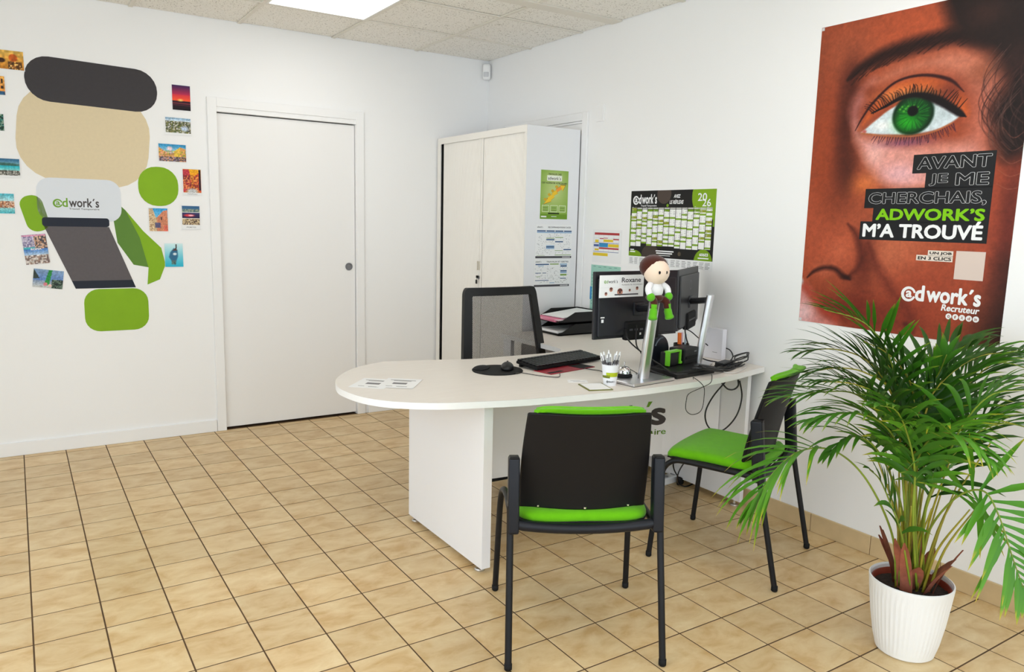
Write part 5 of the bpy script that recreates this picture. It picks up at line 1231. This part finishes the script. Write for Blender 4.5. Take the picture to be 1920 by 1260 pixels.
psheet('paper_stack', 'white sheets on top of the pink papers', (-.175, -1.328, DT + .1165), .06, .285, .205, m_white, .004, -.09)
# black box, green trimmed case, printer, round case, pen pot, upright white box
t = thing('docking_station', 'flat black box under the cables beside the left monitor', 'box', (-.50, -2.602, DT), .10)
bm = bmesh.new(); bx(bm, (0, 0, .016), (.27, .165, .032), bevel=.004); obj('case', bm, m_black, t); bm = bmesh.new(); bx(bm, (.0, -.0835, .018), (.20, .002, .006)); obj('slot', bm, m_mblack, t)
t = thing('stamp_case', 'black case with a bright green clip frame', 'case', (-.535, -2.556, DT + .0325), .20)
m_lime = mat('lime_plastic', S(110, 200, 30), .35)
bm = bmesh.new(); bx(bm, (0, 0, .032), (.080, .05, .064), bevel=.006); obj('case', bm, m_black, t)
bm = bmesh.new(); bx(bm, (0, -.018, .068), (.094, .030, .008), bevel=.002); bx(bm, (-.044, -.020, .035), (.008, .024, .062), bevel=.002); bx(bm, (.044, -.020, .040), (.010, .024, .056), bevel=.002); bx(bm, (.048, -.024, .012), (.018, .018, .012), bevel=.003); obj('clip_frame', bm, m_lime, t)
rects('small_print', t, [(-.012, -.02, .012, -.016)], m_wprint, .0645)
t = thing('label_printer', 'black label printer behind the green framed case', 'printer', (-.405, -2.515, DT), .25)
bm = bmesh.new(); bx(bm, (0, 0, .052), (.125, .085, .104), bevel=.008, seg=2); obj('case', bm, m_black, t)
bm = bmesh.new(); bx(bm, (0, -.044, .060), (.10, .004, .012)); bx(bm, (0, -.044, .030), (.10, .004, .004)); obj('slot', bm, m_mblack, t); bm = bmesh.new(); bx(bm, (.035, -.0435, .085), (.02, .001, .004)); obj('badge', bm, mat('badge_grey', S(150, 150, 150), .4), t)
t = thing('round_case', 'dark blue rounded case behind the green framed case', 'case', (-.50, -2.43, DT), .35)
bm = bmesh.new(); lathe(bm, [(0, -.025), (.085, -.025), (.092, -.015), (.092, .015), (.085, .025), (0, .025)], 36); bmesh.ops.rotate(bm, matrix=Matrix.Rotation(PI / 2, 3, 'X'), verts=bm.verts); bmesh.ops.translate(bm, vec=(0, 0, .065), verts=bm.verts)
for v in bm.verts: v.co.z = max(v.co.z, 0)
obj('case', bm, mat('dark_navy_plastic', S(20, 26, 36), .3), t, smooth=True, angle=.6)
bm = bmesh.new(); tube(bm, [(.078 * math.cos(a), -.0262, .065 + .078 * math.sin(a)) for a in [1.4 + .1 * k for k in range(12)]], .003, 6); obj('rim_line', bm, mat('rim_grey', S(130, 140, 150), .3), t)
t = thing('pen_pot', 'black pen pot under the right monitor', 'pot', (-.325, -2.42, DT))
bm = bmesh.new(); lathe(bm, [(0, 0), (.036, 0), (.038, .10), (.036, .10), (.034, .004), (0, .004)], 24); obj('pot', bm, m_black, t, smooth=True, angle=.7)
for nm, lb, cc, x, y, hgt, r, lx in (('highlighter', 'orange highlighter in the black pen pot', (244, 120, 40), -.018, -.010, .150, .0085, -.008), ('pen', 'pale pink pen in the black pen pot', (230, 190, 210), .004, .004, .148, .004, .002), ('pen', 'pale blue pen in the black pen pot', (190, 214, 224), .016, -.006, .142, .005, .006)):
    t = thing(nm, lb, 'pen', (-.325 + x, -2.42 + y, DT + .0045)); bm = bmesh.new(); tube(bm, [(0, 0, 0), (lx * .6, 0, hgt * .6)], r, 10); obj('barrel', bm, mat('pen_' + lb.split()[0] + lb.split()[1], S(*cc), .4), t, smooth=True, angle=.8)
    bm = bmesh.new(); tube(bm, [(lx * .6, 0, hgt * .6), (lx, 0, hgt)], r * 1.12, 10); obj('cap', bm, mat('pen_' + lb.split()[0] + lb.split()[1], S(*cc), .4), t, smooth=True, angle=.8)
ya = (-0.075,-2.3322,0.7447)[1]; yb_ = (-0.06,-2.4496,0.7621)[1]
t = thing('white_box', 'white upright box standing against the right wall', 'box', (-.055, (ya + yb_) / 2, DT), .06)
bm = bmesh.new(); bx(bm, (0, 0, .078), (.032, abs(ya - yb_), .156), bevel=.003); obj('case', bm, mat('white_box_plastic', S(232, 230, 236), .4), t)
bm = bmesh.new(); bx(bm, (-.0163, -.015, .035), (.001, .03, .002)); obj('mark', bm, m_ink, t)
t = thing('power_adapter', 'black power adapter lying by the white box', 'adapter', (-.20, -2.585, DT), .3); bm = bmesh.new(); bx(bm, (0, 0, .014), (.11, .045, .028), bevel=.005); obj('case', bm, m_black, t); bm = bmesh.new(); tube(bm, [(.055, 0, .014), (.075, 0, .012)], [.006, .004], 8); obj('strain_relief', bm, m_mblack, t)

# ------------------------------------------------------------------ cables
m_cable = mat('black_cable', S(20, 20, 22), .45); m_wcable = mat('white_cable', S(214, 210, 206), .45)
def cable(label, pts, r=.0028, m=None, g=None, n=7):
    bm = bmesh.new(); tube(bm, spline(pts, n), r, 8); o = obj('cable', bm, m or m_cable, None, smooth=True); tag(o, label, 'cable', g); return o
Gd = 'cables on the desk'
cable('black cable drooping from the left monitor to the cable heap', [(-0.8167,-2.56,0.9366), (-0.8246,-2.6,0.8888), (-0.6495,-2.5244,0.8), (-0.6397,-2.6127,0.77), (-0.6724,-2.7198,0.756), (-0.6224,-2.7592,0.754)], .0034, g=Gd)
cable('short cable hanging beside the left pole', [(-0.7616,-2.57,0.9514), (-0.7838,-2.6,0.8743), (-0.5819,-2.4156,0.79), (-0.6784,-2.566,0.753), (-0.7363,-2.7465,0.755)], .003, g=Gd)
cable('black cable curving from the right monitor round its pole', [(-0.2924,-2.4,0.9175), (-0.3232,-2.45,0.8471), (-0.3285,-2.5016,0.79), (-0.2554,-2.5149,0.75), (-0.2329,-2.5892,0.745), (-0.1864,-2.6219,0.726)], .0034, g=Gd)
cable('black cable running behind the right pole', [(-0.2733,-2.38,0.8874), (-0.2091,-2.37,0.8636), (-0.1424,-2.36,0.8255), (-0.0605,-2.36,0.7758)], .003, g=Gd)
cable('black cable looping out behind the white box', [(-0.0315,-2.4191,0.78), (-0.0128,-2.4523,0.77), (-0.0093,-2.4726,0.74), (-0.0876,-2.5151,0.726), (-0.2332,-2.5577,0.724)], .003, g=Gd)
for k in range(9):
    r_ = random.Random(50 + k); x0, y0 = -.46 + .02 * k, -2.655 - .02 * r_.random()
    pts = []
    for q in range(7):
        a = q / 6; pts.append((-.50 + .44 * a + .025 * math.sin(3 * a + k), -2.70 + .13 * a ** 1.5 + .02 * math.sin(5 * a + 1.7 * k), DT + .004 + .0035 * (k % 5) + (.034 * max(0, 1 - a * 2.2))))
    cable('strand %s of the tangled black cables on the desk corner' % ['nearest the edge', 'second from the edge', 'third from the edge', 'fourth from the edge', 'in the middle', 'just behind the middle', 'near the back', 'next to the back', 'at the back'][k], pts, .0026 + .001 * r_.random(), g='tangled cables')
for k, (a, b_) in enumerate((((-.10, -2.60), .045), ((-.075, -2.575), .05), ((-.13, -2.625), .038))):
    pts = [(a[0] + b_ * 1.2 * math.cos(u) + .01 * math.sin(3 * u), a[1] + b_ * .55 * math.sin(u), DT + .012 + .012 * k + .016 * (1 + math.cos(u))) for u in [.4 + 6.4 * q / 10 for q in range(11)]]
    pts = [(min(p_[0], -.012), p_[1], p_[2]) for p_ in pts]
    cable(['widest coil of black cable at the desk corner', 'topmost coil of black cable at the desk corner', 'smallest coil of black cable at the desk corner'][k], pts, .003, g='coiled cables')
cable('white cable lying round the cable coils', [(-0.3035,-2.6382,0.7235), (-0.3078,-2.7063,0.7235), (-0.2411,-2.7112,0.7235), (-0.1105,-2.6444,0.7235)], .0028, m_wcable, Gd)
cable('thin black lead from the keyboard to the monitors', [(-0.8606,-2.3123,0.724), (-0.8336,-2.3653,0.7235), (-0.8213,-2.427,0.7235), (-.93, -2.60, .7235), (-0.6875,-2.3936,0.7235), (-0.6576,-2.4082,0.7235), (-0.7504,-2.5797,0.7375)], .0018, g=Gd)
cable('thin black mouse lead', [(-1.2346,-2.3279,0.735), (-1.17,-2.2858,0.724), (-1.1338,-2.3667,0.7235), (-1.078,-2.4328,0.7235), (-1.02,-2.3701,0.7235)], .0016, g=Gd)
cable('thin charging lead looped over the front edge of the desk', [(-0.5653,-2.738,0.7235), (-0.6031,-2.776,0.7412), (-0.5535,-2.788,0.7011), (-0.5436,-2.786,0.6497), (-0.5497,-2.786,0.605), (-0.571,-2.786,0.5836), (-0.6165,-2.786,0.5819), (-0.6508,-2.786,0.6072), (-0.651,-2.786,0.6495), (-0.6371,-2.786,0.6762), (-0.564,-2.786,0.6946), (-0.5046,-2.782,0.7094), (-0.4893,-2.775,0.7353), (-0.4099,-2.6999,0.724)], .0016)
cable('thick black cable hanging in a long loop below the desk', [(-0.2337,-2.63,0.6592), (-0.3083,-2.63,0.5996), (-0.353,-2.63,0.5377), (-0.3521,-2.63,0.4861), (-0.3157,-2.63,0.44), (-0.2407,-2.63,0.4197), (-0.1691,-2.63,0.4528), (-0.125,-2.63,0.5059), (-0.1094,-2.63,0.5785), (-0.1323,-2.63,0.6547)], .0036)
cable('short black cable loop just below the desk top', [(-0.2519,-2.62,0.659), (-0.2039,-2.62,0.6205), (-0.1582,-2.62,0.6133), (-0.1295,-2.62,0.6288), (-0.1324,-2.62,0.6581)], .004)
cable('black cable dropping behind the visitor chair to the floor', [(-0.1747,-2.36,0.1959), (-0.1998,-2.34,0.1367), (-0.2055,-2.33,0.0914), (-0.1148,-2.2528,0.02), (-0.0891,-2.2797,0.006), (-0.0077,-2.2672,0.006)], .0034)
t = thing('power_strip', 'white power strip on the floor under the desk', 'power strip', ((-0.073,-2.1722,0)[0], (-0.073,-2.1722,0)[1] , .0), .1)
bm = bmesh.new(); bx(bm, (0, 0, .02), (.22, .05, .04), bevel=.006); obj('case', bm, m_white, t); bm = bmesh.new()
for k in range(3): lathe(bm, [(0, .0405), (.018, .0405), (.018, .042), (0, .042)], 16, (-.07 + .07 * k, 0, 0))
obj('socket', bm, mat('socket_grey', S(150, 150, 152), .5), t)
t = thing('black_plug', 'black plug with coiled lead on the floor under the desk', 'plug', (-0.0771,-2.2288,0), .5)
bm = bmesh.new(); bx(bm, (0, 0, .02), (.05, .03, .04), bevel=.008); obj('body', bm, m_mblack, t); bm = bmesh.new(); tube(bm, spline([(.02, 0, .03), (.05, .03, .06), (.03, .05, .10), (-.02, .03, .08), (-.03, -.01, .03)], 6), .0035, 8); obj('lead', bm, m_mblack, t, smooth=True)

# ------------------------------------------------------------------ potted palm
PX, PY = -.605, -3.790
t = palm = thing('potted_palm', 'large areca palm in a white ribbed planter by the right wall', 'potted plant', (PX, PY, 0))
m_pot = mat('white_ribbed_plastic', S(238, 238, 238), .45)
bm = bmesh.new(); n = 96; prof = [(.082, 0), (.090, .006), (.100, .05), (.112, .12), (.122, .20), (.128, .245), (.128, .252), (.124, .254), (.121, .248), (.118, .20), (.09, .02)]
rings = []
for q, (r, z) in enumerate(prof):
    rings.append([bm.verts.new(((r + (.0012 * (k % 2) if 1 < q < 5 else 0)) * math.cos(2 * PI * k / n), (r + (.0012 * (k % 2) if 1 < q < 5 else 0)) * math.sin(2 * PI * k / n), z)) for k in range(n)])
for A, B in zip(rings, rings[1:]):
    for k in range(n): bm.faces.new((A[k], A[(k + 1) % n], B[(k + 1) % n], B[k]))
bm.faces.new(rings[0][::-1]); bm.faces.new(rings[-1]); obj('planter', bm, m_pot, t)
bm = bmesh.new(); lathe(bm, [(.113, .16), (.117, .222), (.119, .238), (.115, .239), (.112, .226), (.108, .16)], 48); obj('inner_pot', bm, mat('terracotta_plastic', S(150, 62, 42), .5), t, smooth=True, angle=.6)
bm = bmesh.new(); n = 40; c0 = bm.verts.new((0, 0, .226)); rg = []
for q in range(1, 8):
    rg.append([bm.verts.new((q / 7 * .113 * math.cos(2 * PI * k / n), q / 7 * .113 * math.sin(2 * PI * k / n), .216 + .010 * (1 - q / 7) + .006 * rng.random())) for k in range(n)])
for k in range(n): bm.faces.new((c0, rg[0][k], rg[0][(k + 1) % n]))
for A, B in zip(rg, rg[1:]):
    for k in range(n): bm.faces.new((A[k], B[k], B[(k + 1) % n], A[(k + 1) % n]))
soil = obj('soil', bm, mat('dark_potting_soil', S(44, 32, 26), .95, var=.5, vscale=90, bump=1.0, bscale=160), t)
def leaf_mat(name, c1, c2, tip):
    m = bpy.data.materials.new(name); m.use_nodes = True; nt = m.node_tree; b = nt.nodes['Principled BSDF']
    at = nt.nodes.new('ShaderNodeAttribute'); at.attribute_name = 'along'
    r = nt.nodes.new('ShaderNodeValToRGB'); e = r.color_ramp.elements
    e[0].position = 0; e[0].color = (*c1, 1); e[1].position = 1; e[1].color = (*tip, 1); q = e.new(.8); q.color = (*c2, 1)
    nt.links.new(at.outputs['Fac'], r.inputs['Fac']); nt.links.new(r.outputs['Color'], b.inputs['Base Color'])
    b.inputs['Roughness'].default_value = .45; b.inputs['Specular IOR Level'].default_value = .4
    tl = nt.nodes.new('ShaderNodeBsdfTranslucent'); nt.links.new(r.outputs['Color'], tl.inputs['Color']); mx = nt.nodes.new('ShaderNodeMixShader'); mx.inputs[0].default_value = .22
    nt.links.new(b.outputs[0], mx.inputs[1]); nt.links.new(tl.outputs[0], mx.inputs[2]); nt.links.new(mx.outputs[0], nt.nodes['Material Output'].inputs['Surface'])
    return m
LM = [leaf_mat('palm_leaf_dark', S(34, 74, 20), S(46, 88, 22), S(84, 104, 40)), leaf_mat('palm_leaf', S(48, 100, 20), S(64, 120, 24), S(140, 150, 46)), leaf_mat('palm_leaf_bright', S(66, 130, 26), S(88, 148, 28), S(200, 176, 50))]
m_stem = mat('palm_stem', S(158, 148, 44), .5, var=.25, vscale=20)
m_rach = mat('palm_rachis', S(122, 140, 40), .5, var=.3, vscale=6)
m_sheath = mat('brown_sheath', S(150, 84, 62), .8, var=.3, vscale=30)
def leaflet_geo(base, d0, side, length, width, droop, up):
    """a lanceolate leaflet with a folded midrib, bending down along its length"""
    n = 6; v = []; f = []; al = []
    p_ = Vector(base); d = Vector(d0).normalized()
    for k in range(n + 1):
        u = k / n; w = width * (0.35 + 1.0 * u) if u < .25 else width * (1 - ((u - .25) / .75) ** 2.2) * .98 + .0003
        s = d.cross(Vector(up)); 
        if s.length < 1e-4: s = Vector(side)
        s.normalize(); nrm = s.cross(d).normalized()
        v += [tuple(p_ - s * w * .5 + nrm * w * .10), tuple(p_ - nrm * w * .05), tuple(p_ + s * w * .5 + nrm * w * .10)]; al += [u] * 3
        p_ = p_ + d * (length / n); d = (d + Vector((0, 0, -droop / n * (1 + .8 * u)))).normalized()
    for k in range(n):
        i = 3 * k; f += [(i, i + 1, i + 4, i + 3), (i + 1, i + 2, i + 5, i + 4)]
    return v, f, al
leaf_store = []
single = 0
def along_attr(me, al):
    a = me.attributes.new('along', 'FLOAT', 'POINT'); a.data.foreach_set('value', np.array(al, np.float32))
def keep_in(p_):     # leaves rest against the right wall instead of passing through it
    return p_
def frond(pts, n, L0, wid, droop, mi, start=.35, single_leaf=True, facing=None, seed=0, spread=.9):
    global single
    r_ = random.Random(seed)
    loc = [tuple(Vector(q) - Vector((PX, PY, 0))) for q in pts]
    path = [Vector(q) for q in spline(loc, 10)]
    N = len(path); rad = [.0034 * (1 - .75 * k / N) + .0006 for k in range(N)]
    bm = bmesh.new(); tube(bm, path, rad, 7); fo = obj('frond', bm, m_rach if mi else m_stem, palm, smooth=True)
    cum = [0]
    for a, b_ in zip(path, path[1:]): cum.append(cum[-1] + (b_ - a).length)
    tot = cum[-1]
    for k in range(n):
        u = start + (1 - start) * (k + .5) / n; s = u * tot
        i = max(q for q in range(N) if cum[q] <= s); i = min(i, N - 2); fr_ = (s - cum[i]) / max(1e-6, cum[i + 1] - cum[i])
        p_ = path[i].lerp(path[i + 1], min(fr_, 1)); tg = (path[i + 1] - path[i]).normalized()
        w_ = (u - start) / (1 - start)
        lg = L0 * (.55 + .45 * math.sin(PI * min(1, w_ * .85 + .18))) * (1 - .35 * max(0, w_ - .7) / .3)
        upv = Vector(facing) if facing else Vector((0, 0, 1))
        sd = tg.cross(upv)
        if sd.length < .15: sd = tg.cross(Vector((.84, -.55, 0)))
        sd.normalize(); nv = sd.cross(tg).normalized()
        for sgn in (-1, 1):
            ang = spread * (1.05 - .75 * w_) + r_.uniform(-.12, .12)
            d = tg * math.cos(ang) + sd * sgn * math.sin(ang) + nv * (.22 + r_.uniform(-.12, .12))
            v, f, al = leaflet_geo(p_, d, sd, lg * r_.uniform(.85, 1.1), wid * r_.uniform(.8, 1.15), droop * r_.uniform(.7, 1.3), tuple(nv))
            wx = -PX - .012
            v = [(min(x, wx - .002 * q), y, z) for q, (x, y, z) in enumerate(v) for _ in (0,)] if any(x > wx for x, y, z in v) else v
            if single_leaf and single < 300:
                single += 1
                me = bpy.data.meshes.new('leaflet'); me.from_pydata(v, [], f); along_attr(me, al)
                for q in me.polygons: q.use_smooth = True
                link_mesh('leaflet', me, LM[mi], fo)
            else: leaf_store.append((v, f, al, mi))
    return fo
# fronds: base to tip
B0 = (PX, PY, .24)
def bs(a, r): return (PX + r * math.cos(a), PY + r * math.sin(a), .235)
frond([bs(2.6, .05), (-0.7143,-3.7692,0.4249), (-0.8267,-3.7346,0.6124), (-0.941,-3.6906,0.711), (-1.048,-3.6445,0.7143), (-1.1332,-3.6135,0.6443), (-1.1796,-3.5909,0.5347)], 15, .26, .017, .9, 2, .66, True, None, 1)
frond([bs(-.2, .04), (-0.6555,-3.8525,0.4433), (-0.6691,-3.9269,0.5851), (-0.6697,-4.0021,0.6347), (-0.6767,-4.0556,0.5802), (-0.6698,-4.106,0.4593), (-0.6549,-4.1458,0.3586)], 18, .22, .020, .22, 2, .50, True, (-.55, -.84, .3), 2, 1.35)
frond([bs(2.4, .03), (-0.6666,-3.7788,0.545), (-0.738,-3.7422,0.758), (-0.8499,-3.6959,0.878), (-0.9644,-3.643,0.891), (-1.0623,-3.5826,0.8719)], 20, .24, .014, .5, 1, .50, True, None, 3)
frond([bs(2.2, .03), (-0.6176,-3.7555,0.5833), (-0.6393,-3.6981,0.824), (-0.7226,-3.6428,0.9635), (-0.8234,-3.5817,1.0052), (-0.9267,-3.5281,0.9956)], 20, .22, .014, .45, 0, .48, True, None, 4)
frond([bs(2.0, .03), (-0.6354,-3.7669,0.5898), (-0.6631,-3.7292,0.8334), (-0.7273,-3.7056,1.0003), (-0.822,-3.6735,1.1036), (-0.9507,-3.6184,1.1449)], 16, .22, .016, .35, 1, .55, True, None, 5)
frond([bs(1.2, .03), (-0.5528,-3.7402,0.5676), (-0.4818,-3.6903,0.7672), (-0.4178,-3.6825,0.9082), (-0.3226,-3.7044,0.9976), (-0.2298,-3.735,1.0297)], 18, .24, .019, .6, 0, .45, True, None, 6)
frond([bs(.6, .03), (-0.5839,-3.7774,0.5842), (-0.5201,-3.7783,0.8101), (-0.4557,-3.8217,0.9368), (-0.3806,-3.8876,0.9771), (-0.3041,-3.9666,0.9496)], 20, .25, .018, .8, 1, .42, True, None, 7)
frond([bs(.2, .04), (-0.6325,-3.8267,0.5366), (-0.6097,-3.8832,0.7076), (-0.5774,-3.9588,0.8074), (-0.5328,-4.0339,0.8199), (-0.4903,-4.1072,0.7675)], 18, .25, .020, .9, 1, .40, True, None, 8)
frond([bs(-1.8, .03), (-0.7246,-3.8384,0.5402), (-0.7838,-3.8654,0.712), (-0.8148,-3.925,0.8059), (-0.8386,-4.0033,0.8212), (-0.8427,-4.0802,0.7814)], 14, .22, .021, .9, 2, .50, False, None, 9)
frond([bs(3.4, .04), (-0.7313,-3.8053,0.5654), (-0.7994,-3.8007,0.7471), (-0.9057,-3.7884,0.833), (-1.0208,-3.7574,0.856), (-1.1183,-3.7217,0.8356)], 16, .22, .016, .8, 1, .50, False, None, 10)
frond([bs(1.6, .04), (-0.5319,-3.7258,0.5221), (-0.4595,-3.6418,0.7151), (-0.4286,-3.5921,0.835), (-0.4366,-3.5501,0.9051), (-0.4622,-3.5,0.957)], 14, .22, .017, .5, 0, .45, False, None, 11)
frond([bs(.4, .04), (-0.5146,-3.7535,0.5651), (-0.3554,-3.7424,0.8015), (-0.213,-3.765,0.9238), (-0.1082,-3.8229,0.9818)], 16, .24, .016, .6, 0, .40, False, None, 12)
frond([bs(-.6, .04), (-0.6977,-3.8587,0.5246), (-0.7123,-3.9117,0.7141), (-0.7408,-3.966,0.8462), (-0.7454,-4.0307,0.9394), (-0.7114,-4.1083,0.9669)], 15, .24, .019, .9, 1, .45, False, None, 13)
frond([bs(2.9, .05), (-0.7032,-3.7869,0.5009), (-0.7495,-3.7557,0.6409), (-0.8282,-3.7359,0.7342), (-0.9219,-3.7185,0.7598), (-0.9905,-3.7058,0.7158)], 10, .18, .018, .9, 1, .55, False, None, 14)
frond([bs(-2.2, .04), (-0.7501,-3.8504,0.5146), (-0.7952,-3.8638,0.68), (-0.8666,-3.867,0.8063), (-0.9464,-3.8738,0.8815), (-1.0214,-3.8691,0.9045)], 12, .20, .020, .9, 1, .50, False, None, 15)
frond([bs(.9, .05), (-0.5424,-3.7907,0.5262), (-0.4094,-3.7994,0.6917), (-0.2915,-3.8334,0.7957), (-0.1996,-3.8897,0.8161)], 15, .24, .018, .8, 0, .35, False, None, 16)
frond([bs(-2.6, .05), (-0.7264,-3.8066,0.4413), (-0.7468,-3.7784,0.5242), (-0.7729,-3.7466,0.6069), (-0.7992,-3.7236,0.6395)], 7, .15, .020, .7, 1, .45, False, None, 17)
frond([bs(2.1, .04), (-0.6806,-3.7774,0.6361), (-0.7251,-3.7295,0.8752), (-0.8062,-3.6884,0.9439), (-0.8826,-3.636,0.9583), (-0.968,-3.5837,0.9393)], 18, .22, .014, .5, 0, .48, False, None, 21)
frond([bs(1.4, .04), (-0.6376,-3.7762,0.6645), (-0.6293,-3.745,0.8683), (-0.6751,-3.7235,0.9559), (-0.7338,-3.6999,1.0085), (-0.7885,-3.6585,1.0403)], 16, .22, .018, .45, 0, .45, False, None, 22)
frond([bs(.8, .04), (-0.647,-3.7931,0.6707), (-0.6108,-3.7862,0.84), (-0.5801,-3.8144,0.9294), (-0.5146,-3.8682,1.0018), (-0.4508,-3.93,1.0238)], 18, .22, .018, .6, 0, .42, False, None, 23)
frond([bs(2.7, .04), (-0.724,-3.8011,0.6153), (-0.7773,-3.7832,0.7905), (-0.8508,-3.766,0.8877), (-0.9528,-3.7395,0.9338), (-1.0633,-3.6899,0.943)], 18, .22, .014, .6, 0, .50, False, None, 24)
frond([bs(1.9, .05), (-0.5836,-3.7421,0.6467), (-0.5565,-3.7455,0.8608), (-0.5558,-3.7803,0.9382), (-0.5712,-3.8066,1.0047)], 14, .22, .022, .5, 1, .42, False, None, 18)
V, Fc, AL, MI = [], [], [], []
for v, f, al, mi in leaf_store:
    i = len(V); V += v; Fc += [tuple(i + q for q in ff_) for ff_ in f]; AL += al; MI += [mi] * len(f)
me = bpy.data.meshes.new('leaflets'); me.from_pydata(V, [], Fc); along_attr(me, AL)
lo = bpy.data.objects.new('leaflets', me); COL.objects.link(lo); lo.parent = palm; lo['kind'] = 'stuff'
for m in LM: me.materials.append(m)
me.polygons.foreach_set('material_index', np.array(MI, np.int32)); me.polygons.foreach_set('use_smooth', np.ones(len(Fc), bool))
# bare stems and brown sheaths
rs_ = random.Random(9)
for k in range(16):
    a = 2 * PI * k / 16 + rs_.uniform(-.2, .2); r = rs_.uniform(.015, .055); hgt = rs_.uniform(.30, .52); out_ = rs_.uniform(.04, .16)
    bm = bmesh.new(); tube(bm, spline([(r * math.cos(a), r * math.sin(a), .22), ((r + out_ * .3) * math.cos(a), (r + out_ * .3) * math.sin(a), .22 + hgt * .5), ((r + out_) * math.cos(a + .1), (r + out_) * math.sin(a + .1), .22 + hgt)], 5), [.0052 - .0003 * q for q in range(11)], 8)
    st = obj('stem', bm, m_stem, palm, smooth=True)
    if k % 4 != 3:
        hs = rs_.uniform(.11, .20); v = []; f = []
        for q in range(7):
            u = q / 6; w = .034 * (1 - u) ** .7 + .002
            for e in (-1, 0, 1):
                aa = a + e * w / (r + .012) * .5; rr_ = r + .011 + .25 * out_ * u + .030 * u ** 2 + (.012 * u if e == 0 else .012 * u + .004)
                v.append((rr_ * math.cos(aa), rr_ * math.sin(aa), .222 + hs * u))
        for q in range(6):
            for e in (0, 1): f.append((3 * q + e, 3 * q + e + 1, 3 * q + e + 4, 3 * q + e + 3))
        raw('sheath', v, f, m_sheath, st, smooth=True)
